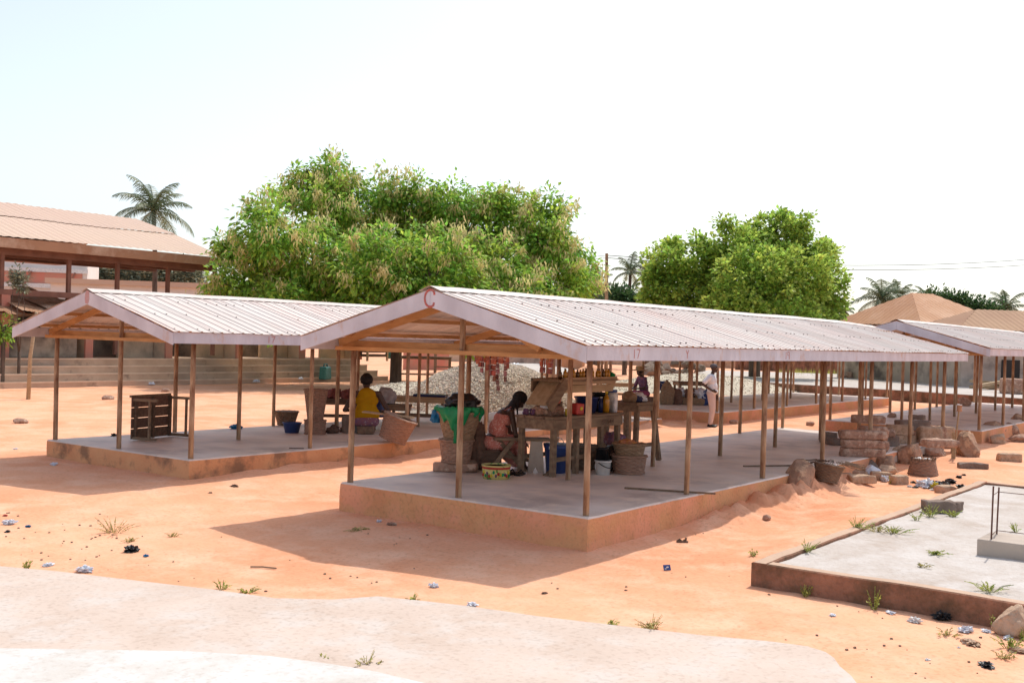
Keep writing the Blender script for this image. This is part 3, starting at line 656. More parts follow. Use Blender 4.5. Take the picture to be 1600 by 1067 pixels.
for i, (u0, u1, lab) in enumerate(((95, 150, 'dusty grey-green tree beside the white building, under the hall roof'), (150, 215, 'dusty grey-green tree between the first hall columns'), (215, 300, 'dusty grey-green tree behind the right hall columns'))):
    bush('tree', lab, 'tree', [(u0 + (u1 - u0) * k / 3, 428 + 8 * (k % 2), 24, 0) for k in range(4)], 84, m_leafgrey, 210, 41 + i, leaf=.36)
bush('tree', 'leafy sapling crown above the rusty tin roof, far left', 'tree', [(28, 428, 10, 0), (32, 440, 9, 0), (22, 436, 7, 0), (38, 450, 6, 0)], 36, m_leafgrey, 22, 47, leaf=.13, crad=.16)
# sapling cut by the left frame edge
sb = g(3, 606)
tree('sapling', 'forked grey sapling with bright green leaf tufts at the left edge', 'sapling', sb, [(at(6, 512, (sb - CAM).dot(FW)), .3), (at(-4, 522, (sb - CAM).dot(FW)), .25)], .07, 2.0, m_leafg, 30, 22, .16, .04, crad=.25, seed=50, minz=.5)
sd_ = (sb - CAM).dot(FW); MB().tube([at(6, 520, sd_), at(12, 490, sd_), at(24, 455, sd_)], [.06, .05, .03], 7)
# utility pole and wires
pbse = g(948, 574); pbse = at(948, 546, 62); pbse.z = .25; ptop = at(948, 396, 62)
up_ = thing('utility_pole', pbse, 'weathered wooden utility pole between the mango tree and round green tree', 'utility pole')
MB().tube([(0, 0, 0), ptop - pbse], [.12, .09], 8).build('pole', m_post, up_)
for k, (v0, v1, sd) in enumerate(((399, 391, 62), (403, 401, 62))):
    a = at(948, v0, 62) - pbse; e = at(1800, v1 - 8, 95) - pbse
    MB().tube([a.lerp(e, i / 14) - Vector((0, 0, 1.1 * 4 * (i / 14) * (1 - i / 14))) for i in range(15)], .022, 4).build('wire', m_black, up_)
    e2 = at(600, v0 + 4, 70) - pbse
    MB().tube([a.lerp(e2, i / 8) - Vector((0, 0, .4 * 4 * (i / 8) * (1 - i / 8))) for i in range(9)], .012, 4).build('wire', m_black, up_)
# leaning bare pole on the left ground
q = g(44, 624)
MB().tube([(0, 0, -.1), (.01, .05, 1.2), (.12, .02, 2.45)], [.06, .05, .045], 8)
lp = MB().tube([(0, 0, -.1), (.05, .04, 1.2), RT * .17 + Vector((0, 0, 2.45))], [.06, .052, .045], 8).build('leaning_pole', m_woodl, loc=q, smooth=True)
tag(lp, 'bare leaning wooden pole planted in sand in front of the steps, far left', 'pole')
# ------------------------------------------------------------------ far platform, walls, rubble, gravel
random.seed(9)
def platform(name, label, pts, z0, z1, top, side, cat='platform'):
    t = thing(name, (pts[0][0], pts[0][1], z0), label, cat); q = [(p[0] - pts[0][0], p[1] - pts[0][1]) for p in pts]
    MB().prism(q, -.2, z1 - z0).build('base_wall', side, t)
    cx = sum(p[0] for p in q) / len(q); cy = sum(p[1] for p in q) / len(q)
    MB().prism([(cx + (x - cx) * .97, cy + (y - cy) * .97) for x, y in q], z1 - z0 - .1, z1 - z0 + .01).build('sand_fill', top, t); return t
zt = .62
A = [gp(u, v, zt) for u, v in ((1060, 588), (1133, 594), (1245, 601), (1420, 611), (1640, 626))]
Bk = [gp(u, v, zt) for u, v in ((1700, 603), (1500, 594), (1300, 584), (1100, 578))]
platform('far_foundation', 'long low unroofed foundation filled with pale sand, beyond the right-hand sheds', [(p.x, p.y) for p in A + Bk], .2, zt, m_sandf, m_kerb, 'foundation')
A = [gp(u, v, .6) for u, v in ((745, 574), (800, 578), (850, 583), (905, 588), (905, 578), (840, 568), (770, 567))]
platform('distant_foundation', 'low pale foundation strip behind the gravel heap', [(p.x, p.y) for p in A], .2, .6, m_sandf, m_blockl, 'foundation')
def wallseg(name, label, u0, v0, u1, v1, D0_, D1_, h, m, cat='wall', th=.25, parts=None):
    a, b_ = at(u0, v0, D0_), at(u1, v1, D1_); d = Vector((b_.x - a.x, b_.y - a.y, 0)); L = d.length
    t = thing(name, (a.x, a.y, .2), label, cat, rz=atan2(d.y, d.x)); zt_ = h
    bb = MB(); rnd = random.Random(int(u0)); n = max(3, int(L / .8)); 
    bb.box((L / 2, 0, zt_ / 2 - .1), (L, th, zt_ + .2)); 
    bb.build('masonry', m, t)
    k = MB(); x = .1
    while x < L - .5:
        if rnd.random() < .6: k.box((x + .2, 0, zt_ + .09), (.4, th * .9, .18))
        x += .45
    if k.v: k.build('coping_blocks', m_blockg, t)
    return t
wallseg('blockwork_wall', 'grey unplastered block wall with sooty foot, beyond the far foundation', 1468, 560, 1538, 560, 58, 56, 1.9, m_gwall)
wallseg('blockwork_wall', 'low broken grey wall with plants, left of the sooty-footed wall', 1420, 560, 1462, 560, 66, 62, 1.8, m_gwall)
wallseg('house_wall', 'maroon wall bay between grey piers, far right', 1545, 560, 1590, 560, 55, 54, 2.0, m_maroon)
wallseg('blockwork_wall', 'pale grey wall pier at the right edge behind the empty shed', 1582, 560, 1640, 560, 52.5, 51, 2.1, m_gwall)
wallseg('mud_wall', 'low brown mud wall far behind the rear shed posts', 1150, 560, 1330, 560, 92, 86, 1.5, m_kerb)
wallseg('mud_wall', 'orange mud wall at the end of the lane behind the oil bottles', 880, 556, 912, 557, 80, 78, 1.7, m_oroof)
wallseg('plank_fence', 'grey plank fence behind the pile of tarpaulins', 795, 552, 880, 554, 88, 84, 1.8, m_gwall)
wallseg('market_wall', 'pinkish plaster wall end behind the big tree trunk', 632, 550, 700, 552, 66, 68, 2.0, m_pinkp)
wallseg('market_wall', 'faded wall behind the distant work tables', 700, 550, 790, 552, 92, 92, 1.7, m_ocm)
wallseg('mud_wall', 'ochre mud wall strip across the lane, right of the oil bottles', 915, 560, 1150, 562, 98, 96, .9, m_blockl)
# gravel heap
def height_pile(name, label, c, rx, ry, h, m, n=56, rough=.1, cat='heap', rz=0, stones=0, p=1.5, chips=None):
    t = thing(name, (c.x, c.y, hz(c.x, c.y)), label, cat, rz=rz); bb = MB()
    for j in range(n + 1):
        for i in range(n + 1):
            x, y = -1.1 + 2.2 * i / n, -1.1 + 2.2 * j / n; rr = sqrt(x * x + y * y) * (1 + .12 * nz(x * 1.5, y * 1.5, 4))
            z = h * max(0, 1 - rr ** p) if rr < 1 else -.05; z += rough * h * (nz(x * 9, y * 9, 1) * .5 + nz(x * 3, y * 3, 8)) * (1 if rr < 1 else 0)
            bb.v.append((x * rx, y * ry, z))
    for j in range(n):
        for i in range(n): a = j * (n + 1) + i; bb.f.append((a, a + 1, a + n + 2, a + n + 1)); bb.m.append(0)
    o = bb.build('heap_body', m, t, smooth=True)
    if stones:
        k = MB(); rnd = random.Random(3)
        for _ in range(stones):
            a, r_ = rnd.uniform(0, 2 * pi), sqrt(rnd.random()) * .98; x, y = r_ * cos(a), r_ * sin(a); rr = r_ * (1 + .12 * nz(x * 1.5, y * 1.5, 4)); z = h * max(0, 1 - rr ** p) + rough * h * (nz(x * 9, y * 9, 1) * .5 + nz(x * 3, y * 3, 8)) * (1 if rr < 1 else 0)
            s_ = rnd.uniform(.012, .032); k.box((x * rx, y * ry, z + s_ * .2), (s_ * 2, s_ * 1.4, s_), rot=(rnd.uniform(-1, 1), rnd.uniform(-1, 1), rnd.uniform(0, 3)))
        s = k.build('stones', chips or m, t); s['kind'] = 'stuff'
    return t
m_chip = M('gravel_chips', (.66, .56, .44), (.54, .46, .36), scale=3, rough=.9, island=.3, spec=.1)
gc = at(768, 552, 31.5)
height_pile('gravel_heap', 'large heap of pale gravel between the left shed and the rear shed', gc, 2.95, 2.5, 1.36, m_grav, rz=-.3, stones=16000, p=2.1, rough=.06, chips=m_chip)
gc = at(655, 560, 37); height_pile('gravel_heap', 'low spread of pale gravel at the foot of the big tree, left of the heap', gc, 3.2, 2.2, .5, m_grav, rz=.2, stones=2500, p=1.8, rough=.15, chips=m_chip)
gc = at(1090, 560, 48); height_pile('gravel_heap', 'low grey gravel spread behind the man in white', gc, 5.2, 3.4, .75, m_grav, rz=-.6, stones=2500, p=1.7, rough=.12, chips=m_chip)
gc = at(925, 560, 55); height_pile('sand_heap', 'small orange sand heap behind the oil bottles', gc, 1.8, 1.5, .9, m_ground, p=1.4)
gc = at(1570, 575, 49); height_pile('earth_heap', 'reddish earth heap strewn with planks behind the far foundation, far right', gc, 3.5, 1.6, .55, m_rock, p=1.6, rough=.2)
# grass strip far away
gr = MB(); rnd = random.Random(2)
for _ in range(2600):
    u = rnd.uniform(1215, 1470); p = at(u, 560, rnd.uniform(62, 80)); z0 = .2; hh_ = rnd.uniform(.15, .5) * (1.3 if u < 1340 else .8); a = rnd.uniform(0, 6.3); w = .03; dx, dy = cos(a) * w, sin(a) * w
    i = len(gr.v); gr.v += [(p.x - dx, p.y - dy, z0), (p.x + dx, p.y + dy, z0), (p.x + rnd.uniform(-.1, .1), p.y + rnd.uniform(-.1, .1), z0 + hh_)]; gr.f.append((i, i + 1, i + 2)); gr.m.append(0)
m_fgrass = M('fresh_grass', (.34, .42, .08), (.42, .42, .14), scale=.3, rough=.7, island=.3, transl=.35)
tag(gr.build('grass', m_fgrass), kind='stuff')
# ------------------------------------------------------------------ generic props
def block(label, p, dims, rz=0, m=None, group=None, rot=None, name='mud_block', cat='block', seed=0):
    bm = bmesh.new(); bmesh.ops.create_cube(bm, size=1)
    for v in bm.verts: v.co = Vector((v.co.x * dims[0], v.co.y * dims[1], v.co.z * dims[2]))
    bmesh.ops.subdivide_edges(bm, edges=bm.edges[:], cuts=6, use_grid_fill=True)
    sd = random.random() * 50; cuts = [(Vector((random.choice((-1, 1)) * U(.3, 1), random.choice((-1, 1)) * U(.3, 1), random.choice((-1, 1)) * U(.3, 1))).normalized(), U(.62, .74)) for _ in range(5)]
    for v in bm.verts:
        k = Vector((v.co.x / dims[0], v.co.y / dims[1], v.co.z / dims[2])) * 2; e = (abs(k.x) > .9) + (abs(k.y) > .9) + (abs(k.z) > .9)
        v.co *= 1 - .03 * (e - 1)
        for n_, d_ in cuts:
            ee = Vector((v.co.x / dims[0], v.co.y / dims[1], v.co.z / dims[2])).dot(n_) - d_
            if ee > 0: v.co -= Vector((n_.x * dims[0], n_.y * dims[1], n_.z * dims[2])) * ee * .8
        v.co += Vector((mnoise.noise(v.co * 9 + Vector((sd, 0, 0))), mnoise.noise(v.co * 9 + Vector((0, sd, 0))), mnoise.noise(v.co * 9 + Vector((0, 0, sd))))) * .018
    me = bpy.data.meshes.new(name); bm.to_mesh(me); bm.free(); me.materials.append(m or m_block)
    for pl in me.polygons: pl.use_smooth = True
    o = bpy.data.objects.new(name, me); COL.objects.link(o); o.location = (p[0], p[1], p[2] + dims[2] / 2); o.rotation_euler = rot or (0, 0, rz)
    return tag(o, label, cat, group)
def rock(label, p, r, seed=0, m=None, amp=.35, group=None, rz=0, cat='rock', sub=4, f=1.6):
    b = MB().blob((0, 0, r[2] * .55), r, seed, amp * .8, f, sub, flat=.6, rot=rz); rr = random.Random(seed + 5); mx = Vector((r[0], r[1], r[2]))
    pls = [(Vector((rr.gauss(0, 1), rr.gauss(0, 1), rr.gauss(0, .8) + .25)).normalized(), rr.uniform(.62, .9)) for _ in range(13)]; vs = []
    for v in b.v:
        q = Vector(v) - Vector((0, 0, r[2] * .55)); q = Vector((q.x / mx.x, q.y / mx.y, q.z / mx.z))
        for n_, d_ in pls:
            e = q.dot(n_) - d_
            if e > 0: q = q - n_ * e * .93
        q += Vector((mnoise.noise(q * 7), mnoise.noise(q * 7 + Vector((5, 0, 0))), mnoise.noise(q * 7 + Vector((0, 5, 0))))) * .035
        vs.append((q.x * mx.x, q.y * mx.y, q.z * mx.z + r[2] * .55))
    b.v = vs; o = b.build('rock', m or m_rock, loc=(p[0], p[1], p[2] if len(p) > 2 else 0), smooth=sub > 2)
    return tag(o, label, cat, group)
def weave(r0, r1, h, rows=18, n=48, bulge=.0, thick=.012, am=.006):
    bb = MB(); pr = []
    for i in range(rows * 2 + 1):
        f = i / (rows * 2); pr.append((r0 + (r1 - r0) * f + bulge * sin(pi * f), h * f))
    wob = lambda i, k, r, z: (am if ((i // 2) + (k // 2)) % 2 else -am) * (1 if i % 2 else .2)
    outer = pr + [(pr[-1][0] - thick, h)]; bb.lathe([(.001, 0)] + outer, n, wob=lambda i, k, r, z: 0 if (i == 0 or i > len(pr)) else wob(i - 1, k, r, z))
    inner = [(p[0] - thick, p[1] + .01) for p in pr][::-1]; inner = [(a, max(b_, .02)) for a, b_ in inner] + [(.001, .02)]
    bb.lathe(inner, n); return bb
def basket(label, p, r0, r1, h, m=None, rot=None, rows=14, group=None, rim=True, bulge=0, cat='basket', stakes=True, inv=False):
    t = thing('basket', p, label, cat, group=group, rot=rot)
    if inv: h0, h1 = r1, r0
    weave(r0, r1, h, rows, 48, bulge).build('woven_body', m or m_bask, t)
    bb = MB()
    for zz, rr in (((h, r1), (0.015, r0))):
        bb.tube([((rr + .004) * cos(a), (rr + .004) * sin(a), zz + .004 * sin(a * 13)) for a in [2 * pi * k / 40 for k in range(41)]], .013, 6)
    bb.build('rim', m or m_bask, t, smooth=True)
    return t
def bucket(label, p, r0, r1, h, m, handle=True, name='bucket', cat='bucket', rz=0, lid=None, bale=m_white, drop=True):
    t = thing(name, p, label, cat, rz=rz)
    MB().lathe([(.001, 0), (r0, 0), (r0 + (r1 - r0) * .9, h * .9), (r1 + .008, h * .91), (r1 + .010, h), (r1 - .004, h), (r0 + (r1 - r0) * .88 - .006, h * .85), (r0 - .006, .02), (.001, .02)], 32).build('tub', m, t, smooth=False)
    for pl in t.children[0].data.polygons: pl.use_smooth = True
    if handle:
        pts = [((r1 + .012) * cos(a), (r1 + .012) * sin(a) * .55 - (.0), h * .88 - (h * .38 * sin(a) if drop else -h * .4 * sin(a))) for a in [pi * k / 14 for k in range(15)]]
        pts = [(x, -abs(y) - (r1 * .45 * sin(pi * i / 14)), z) for i, (x, y, z) in enumerate(pts)] if drop else [(x, 0, z) for x, y, z in pts]
        MB().tube(pts, .005, 5).build('handle', bale, t)
    if lid: MB().lathe([(.001, h + .0), (r1 + .015, h), (r1 + .013, h + .02), (.001, h + .028)], 32).build('lid', lid, t)
    return t
def table(name, label, p, rz, L, Wd, H, mt=None, ml=None, legt=.06, planks=3, apron=.09, splay=0, stretch=True, group=None, cat='table', rot=None):
    t = thing(name, p, label, cat, rz=rz, group=group, rot=rot); bb = MB(); pw = Wd / planks
    for i in range(planks): bb.box((U(-.02, .02), -Wd / 2 + pw * (i + .5), H - .015), (L, pw - .008, .03))
    bb.build('tabletop', mt or m_wood, t)
    for sx in (-1, 1):
        for sy in (-1, 1):
            x, y = sx * (L / 2 - .08), sy * (Wd / 2 - .05)
            MB().bar((x + sx * splay, y + sy * splay * .4, 0), (x, y, H - .03), legt, legt, up=(0, 1, 0)).build('leg', ml or m_wood, t)
    bb = MB()
    for sy in (-1, 1): bb.box((0, sy * (Wd / 2 - .015), H - .035 - apron / 2), (L - .06, .024, apron))
    for sx in (-1, 1): bb.box((sx * (L / 2 - .04), 0, H - .035 - apron / 2), (.024, Wd - .06, apron))
    bb.build('apron', mt or m_wood, t)
    if stretch:
        for sy in (-1, 1): MB().bar((-L / 2 + .08 - splay * .6, sy * (Wd / 2 - .05), H * .28), (L / 2 - .08 + splay * .6, sy * (Wd / 2 - .05), H * .28), .03, .05).build('stretcher', ml or m_wood, t)
    return t
def heap(name, label, p, r, m, seed=0, amp=.5, cat='cloth', rz=0, f=2.2, sub=4, group=None):
    o = MB().blob((0, 0, r[2] * .6), r, seed, amp, f, sub, flat=.6, rot=rz).build(name, m, loc=p, smooth=True); return tag(o, label, cat, group)
def litter(label, p, m, s=.08, seed=0, name='plastic_bag', cat='litter', group=None, flat=.45):
    o = MB().blob((0, 0, s * flat * .5), (s * .8, s * .58, s * flat * .8), seed, 1.0, 2.3, 4, flat=.5, rot=seed).build(name, m, loc=p); return tag(o, label, cat, group)
def weed(label, p, r=.15, h=.2, n=26, m=None, seed=0, group=None, name='weed'):
    rnd = random.Random(seed); bb = MB()
    for _ in range(n):
        a = rnd.uniform(0, 2 * pi); rr = r * rnd.random(); x, y = rr * cos(a), rr * sin(a); hh_ = h * rnd.uniform(.3, 1); tp = Vector((x * 1.7, y * 1.7, hh_)); b0 = Vector((x * .4, y * .4, -.01))
        bb.tube([b0, (b0 + tp) / 2 + Vector((0, 0, .02)), tp], .0025, 4, cap=False)
        for k in range(5):
            q = b0.lerp(tp, .25 + .75 * k / 6); o = Vector((rnd.uniform(-1, 1), rnd.uniform(-1, 1), rnd.uniform(0, .9))).normalized(); s_ = o.cross(Vector((0, 0, 1))).normalized(); ll = rnd.uniform(.015, .035); i = len(bb.v)
            bb.v += [tuple(q), tuple(q + o * ll * .5 + s_ * ll * .35), tuple(q + o * ll), tuple(q + o * ll * .5 - s_ * ll * .35)]; bb.f.append((i, i + 1, i + 2, i + 3)); bb.m.append(0)
    return tag(bb.build(name, m or m_weed, loc=p), label, 'weed', group)
def bottle(label, p, m, r=.03, h=.24, cap=None, group=None, cat='bottle', name='bottle'):
    t = thing(name, p, label, cat, group=group)
    MB().lathe([(.001, 0), (r, .004), (r, h * .6), (r * .85, h * .7), (r * .38, h * .84), (r * .36, h * .93), (.001, h * .93)], 14).build('bottle_body', m, t, smooth=True)
    MB().lathe([(.001, h * .91), (r * .46, h * .91), (r * .46, h), (.001, h)], 12).build('cap', cap or m_black, t); return t
TZ = .372
SX = YAW - pi / 2   # rotation that puts local +x along the picture's right and -y towards the camera
# ------------------------------------------------------------------ left shed contents
q = gp(236, 685, TZ)
ot = thing('overturned_table', (q.x, q.y, TZ), 'dark slatted table tipped on its side, legs sticking out, in the left shed', 'table', rz=radians(98))
ow, oh, ol = 1.0, .72, .5
b = MB()
for k in range(4): b.box((0, 0, .02 + oh / 4 * (k + .5)), (.025, ow, oh / 4 - .012))
b.build('tabletop', m_woodd, ot)
for yy in (-ow / 2 + .07, ow / 2 - .07, 0): MB().box((.035, yy, .02 + oh / 2), (.045, .05, oh)).build('batten', m_woodd, ot)
for yy in (-ow / 2 + .03, ow / 2 - .03):
    for zz in (.045, oh - .02): MB().bar((.02, yy, zz), (ol, yy + .02, zz - .0), .045, .045).build('leg', m_wood, ot)
    MB().bar((ol * .72, yy, .05), (ol * .72, yy, oh - .03), .04, .03).build('stretcher', m_wood, ot)
MB().bar((-.03, -ow / 2, oh + .03), (-.03, ow / 2, oh + .03), .05, .04).build('edge_board', m_wood, ot)
ot.rotation_euler = (0, 0, radians(-76))
table('low_table', 'plain dark plank table behind the overturned one', g(262, 640) + Vector((0, 0, 0)), .3, .5, .4, .35, m_woodd, m_woodd) if False else None
p = gp(447, 664, TZ); basket('wide brown basket behind the blue basin', p, .17, .25, .28, m_baskd)
p = gp(456, 676, TZ); bucket('round blue plastic basin in front of the wide brown basket', p, .13, .175, .20, m_blue, handle=False, name='basin', cat='basin')
p = gp(492, 678, TZ); basket('upturned grey-brown basket carrying the tall tapering basket', p, .195, .205, .26, m_bask2, rows=8)
basket('tall tapering woven basket stacked on an upturned basket, left shed', p + Vector((0, .0, .262)), .145, .225, .58, m_bask2, rows=22)
p = gp(612, 691, TZ)
basket('big pinkish basket tipped to the right under a loose board, left shed', p + Vector((0, 0, .035)), .24, .31, .44, m_bask2, rot=Euler((0, radians(20), SX), 'XYZ'), rows=18)
pl = MB().bar((-.46, 0, .10), (.46, -.05, .02), .24, .02).build('loose_board', m_woodl, loc=gp(606, 690, TZ) + Vector((0, 0, .43)) , rot=(0, 0, SX)); tag(pl, 'long pale board laid across the tipped basket', 'board')
p = gp(559, 674, TZ); bucket('white bucket with a blue handle beside the seated woman', p, .095, .12, .20, m_white, bale=m_blue)
p = gp(575, 672, TZ + .0); bucket('black bucket between the white bucket and the tipped basket', p, .09, .13, .22, m_black, handle=False)
p = gp(543, 676, TZ); block('upright grey wooden stool block beside the yellow-topped woman', (p.x, p.y, p.z), (.22, .2, .34), SX, m_blockg, name='stool_block', cat='stool')
MB_ = None
p = gp(521, 678, TZ); table('goods_table', 'rough dark table heaped with maroon goods in the left shed', gp(528, 660, TZ), SX + .15, .95, .4, .52, m_woodd, m_woodd)
p = gp(528, 660, TZ)
for k, (dx, dz, s_, mm, lab) in enumerate(((-.36, 0, .12, m_bask, 'brown lump of produce at the left end of the dark goods table'), (-.1, 0, .16, m_maroon, 'maroon cloth bundle in the middle of the dark goods table'), (.18, 0, .15, m_maroon, 'second maroon bundle by the woman, on the dark goods table'))):
    heap('bundle', lab, (p.x + RT.x * dx, p.y + RT.y * dx, TZ + .52), (s_, s_ * .8, s_ * .8), mm, seed=60 + k, cat='bundle')
heap('dark_rag', 'dark rag heap on the slab beneath the goods table', gp(520, 677, TZ), (.13, .1, .09), m_woodd, 5, cat='rag')
heap('dark_rag', 'small dark rag heap at the foot of the stool block', gp(538, 675, TZ), (.10, .09, .06), m_woodd, 6, cat='rag')
heap('plastic_bag', 'crumpled bright blue plastic bag at the far edge of the left slab', gp(369, 670, TZ), (.12, .08, .06), m_cyan, 8, cat='plastic bag')
tag(MB().bar((-.12, 0, .008), (.12, .02, .008), .03, .014).build('wood_offcut', m_woodd, loc=gp(463, 701, TZ), rot=(0, 0, SX)), 'short dark wood offcut lying on the left slab near its edge', 'wood')
litter('small dark crumpled litter at the foot of the overturned table', gp(178, 681, TZ), m_black, .07, 4)
# blue chair back beside the woman
p = gp(592, 672, TZ); heap('blue_bag', 'dark blue bag hanging at the right side of the yellow-topped woman', (p.x, p.y, TZ + .26), (.13, .09, .22), m_blued, 11, .25, 'bag')
# work tables beyond the left shed
p = gp(652, 660, TZ); table('work_table', 'long brown work table at the far side of the left shed', (p.x, p.y, TZ), SX - .12, 1.35, .55, .58, m_woodl, m_wood)
p2 = p + RT * .28; tag(MB().box((0, 0, .025), (.72, .42, .05)).build('blue_mat', m_blued, loc=(p2.x, p2.y, TZ + .585), rot=(0, 0, SX - .12), bevel=.01), 'flat dark blue mat on the long brown work table', 'mat')
p = at(603, 606, 22.5); heap('cloth_heap', 'grey-white cloth heap over a dark bench behind the seated woman', (p.x, p.y, .88), (.24, .2, .2), m_greycl, 17, .4)
p.z = hz(p.x, p.y); table('bench_table', 'dark bench table carrying the grey-white cloth heap', p, SX, 1.1, .45, .78, m_wood, m_wood, stretch=False)
p = at(627, 580, 50); p.z = .2; table('market_table', 'grey wooden table just right of the big tree trunk', (p.x + RT.x * 1.1, p.y + RT.y * 1.1, .2), SX + .1, 2.4, .8, 1.15, m_wood, m_wood, legt=.09)
p = at(722, 590, 44); p.z = .2; table('market_table', 'bright tan plank table in the sun left of the gravel heap', p, SX + .05, 1.75, .6, .62, m_woodl, m_woodl, legt=.09)
p = at(706, 600, 43.5); p.z = .2; block('tan wooden crate under the bright tan plank table', p, (.55, .4, .3), SX, m_woodl, name='crate', cat='crate')
p = at(693, 600, 43.7); p.z = .2; heap('brown_sack', 'brown sack beside the tan crate', p, (.28, .22, .22), m_bask, 3, .3, 'sack')
p = at(722, 560, 62); p.z = .2; table('market_table', 'faded distant table under the far wall', p, SX, 3.2, 1, 1.25, m_pinkp, m_wood, legt=.1)
# tarpaulin heap
for k, (u, v, s_, mm, lab) in enumerate(((757, 562, .75, m_black, 'black tarpaulin heap far behind the hanging sachets'), (775, 566, .6, m_clear, 'white plastic heap beside the black tarpaulin'), (800, 569, .65, m_clear, 'pale plastic sheeting right of the tarpaulin heap'), (787, 563, .7, m_black, 'dark tarpaulin between pale plastic sheets'))):
    p = at(u, v, 58); p.z = .25; heap('tarpaulin', lab, p, (s_, s_ * .7, s_ * .6), mm, 20 + k, .7, 'tarpaulin')
q = at(741, 590, 45); sl = MB(); sl.tube([(0, 0, 0), Vector((0, 0, 1.5)) + RT * .12], .035, 6); sl.tube([RT * .12, Vector((0, 0, 1.55)) - RT * .0], .03, 6); o = sl.build('propped_poles', m_wood, loc=(q.x, q.y, .2)); tag(o, 'pair of crossed prop poles left of the gravel heap', 'poles')
# items on the hall steps
p = aty(508, 592, HY - .1); t = thing('jerrycan', (p.x, p.y, p.z - .05), 'grey-teal jerrycan standing on the hall steps', 'jerrycan', rz=.3)
MB().box((0, 0, .3), (.55, .35, .55), taper=.9).build('can_body', m_teal, t, bevel=.05); MB().tube([(-.15, 0, .56), (-.12, 0, .68), (.12, 0, .68), (.15, 0, .56)], .03, 7).build('handle', m_teal, t); MB().lathe([(.06, .56), (.06, .64), (.001, .64)], 10, (.2, 0, 0)).build('cap', m_white, t)
p = aty(580, 560, HY + 1.6); t = thing('market_cart', (p.x, p.y, 1.15), 'dark slatted cart with blue sheet on the hall platform by the tree trunk', 'cart', rz=.1)
b = MB()
for k in range(5): b.box((0, 0, .15 + .2 * k), (1.5, .7, .12))
b.build('slats', m_woodd, t); MB().box((.2, -.1, 1.25), (1.2, .7, .12)).build('blue_sheet', m_cyan, t)
for sx in (-.75, .75): MB().box((sx, -.36, .5), (.08, .08, 1.2)).build('upright', m_woodl, t)
heap('plastic_bag', 'teal plastic bag at the end of the slatted cart', (p.x + 1.5, p.y, 1.15), (.35, .3, .35), m_teal, 9, cat='plastic bag')
for k, (u, v) in enumerate(((401, 596), (470, 592), (236, 600))):
    p = aty(u, v, HY - .6 + .3 * k); litter(['white litter on the steps below the hall', 'pale litter heap beside the teal jerrycan', 'dirty litter on the lower steps at left'][k], (p.x, p.y, p.z - .02), m_clear, .14, k)
# ------------------------------------------------------------------ nearest shed contents
KS = 1.2; before = set(bpy.data.objects)   # contents are sized in their own units, then brought to true size below
RXY = Vector((RT.x, RT.y, 0)); FXY = Vector((_fw.x, _fw.y, 0))
p = gp(712, 736, TZ)
block('flat stone slab under the stacked baskets', p, (.52, .26, .105), SX - .05, m_block, name='stone_slab', cat='stone')
p2 = p + Vector((0, 0, .105)); basket('short basket standing on the flat stone slab', p2, .165, .205, .27, m_bask2, rows=10)
p3 = p2 + Vector((0, 0, .272)) + RXY * .03; basket('flaring basket full of green plastic and dark cloth', p3, .17, .265, .33, m_bask, rows=13)
# drape of green film over the rim
def drape(name, label, c, r, a0, a1, drop, m, seed, cat='plastic film', r_in=.05, th=.02):
    n, k = 46, 16; bb = MB()
    for j in range(k + 1):
        f = j / k
        for i in range(n + 1):
            a = a0 + (a1 - a0) * i / n; e = .5 + .5 * sin(3.1 * (i / n) * pi + seed) * .6 + .35 * nz(i * .25, seed, 2)
            if f < .35: rr = r_in + (r + .03 - r_in) * f / .35; z = .07 * sin(pi * f / .7) + .035 * nz(i * .3, f * 6, seed)
            else: g_ = (f - .35) / .65; rr = r + .03 + .05 * g_ * (1 if g_ < .6 else .8) + .03 * nz(i * .35, f * 3, seed) - .085 * g_ * g_; z = .065 - (drop * max(.15, e)) * g_
            bb.v.append((rr * cos(a), rr * sin(a), z + .0))
    for j in range(k):
        for i in range(n): a = j * (n + 1) + i; bb.f.append((a, a + 1, a + n + 2, a + n + 1)); bb.m.append(0)
    o = bb.build(name, m, loc=c, smooth=True); sm = o.modifiers.new('thick', 'SOLIDIFY'); sm.thickness = .004
    return tag(o, label, cat)
av = atan2(-_fw.y, -_fw.x)
drape('green_plastic', 'crinkled bright green plastic film spilling over the flaring basket', p3 + Vector((0, 0, .33)), .265, av - 1.7, av + 1.35, .30, m_green, 3)
heap('green_plastic_tail', 'long green plastic tail hanging down the front of the flaring basket', p3 + RXY * -.02 - FXY * .275 + Vector((0, 0, -.02)), (.05, .02, .25), m_green, 7, .35, 'plastic film')
heap('dark_cloth', 'black cloth bundle heaped on the green-draped basket', p3 + Vector((0, 0, .35)) + RXY * .03, (.21, .2, .13), m_black, 12, .3, 'cloth')
heap('blue_plastic', 'blue plastic film hanging off the left rim of the green-draped basket', p3 + Vector((0, 0, .20)) - RXY * .31, (.09, .07, .11), m_cyan, 14, .35, 'plastic film')
heap('dark_sack', 'tall dark sack between the stacked baskets and the seated girl', gp(744, 733, TZ), (.12, .12, .36), m_woodd, 15, .2, 'sack')
heap('clay_pot', 'round dark pot beside the flat stone slab', gp(736, 737, TZ), (.09, .09, .09), m_baskd, 16, .1, 'pot')
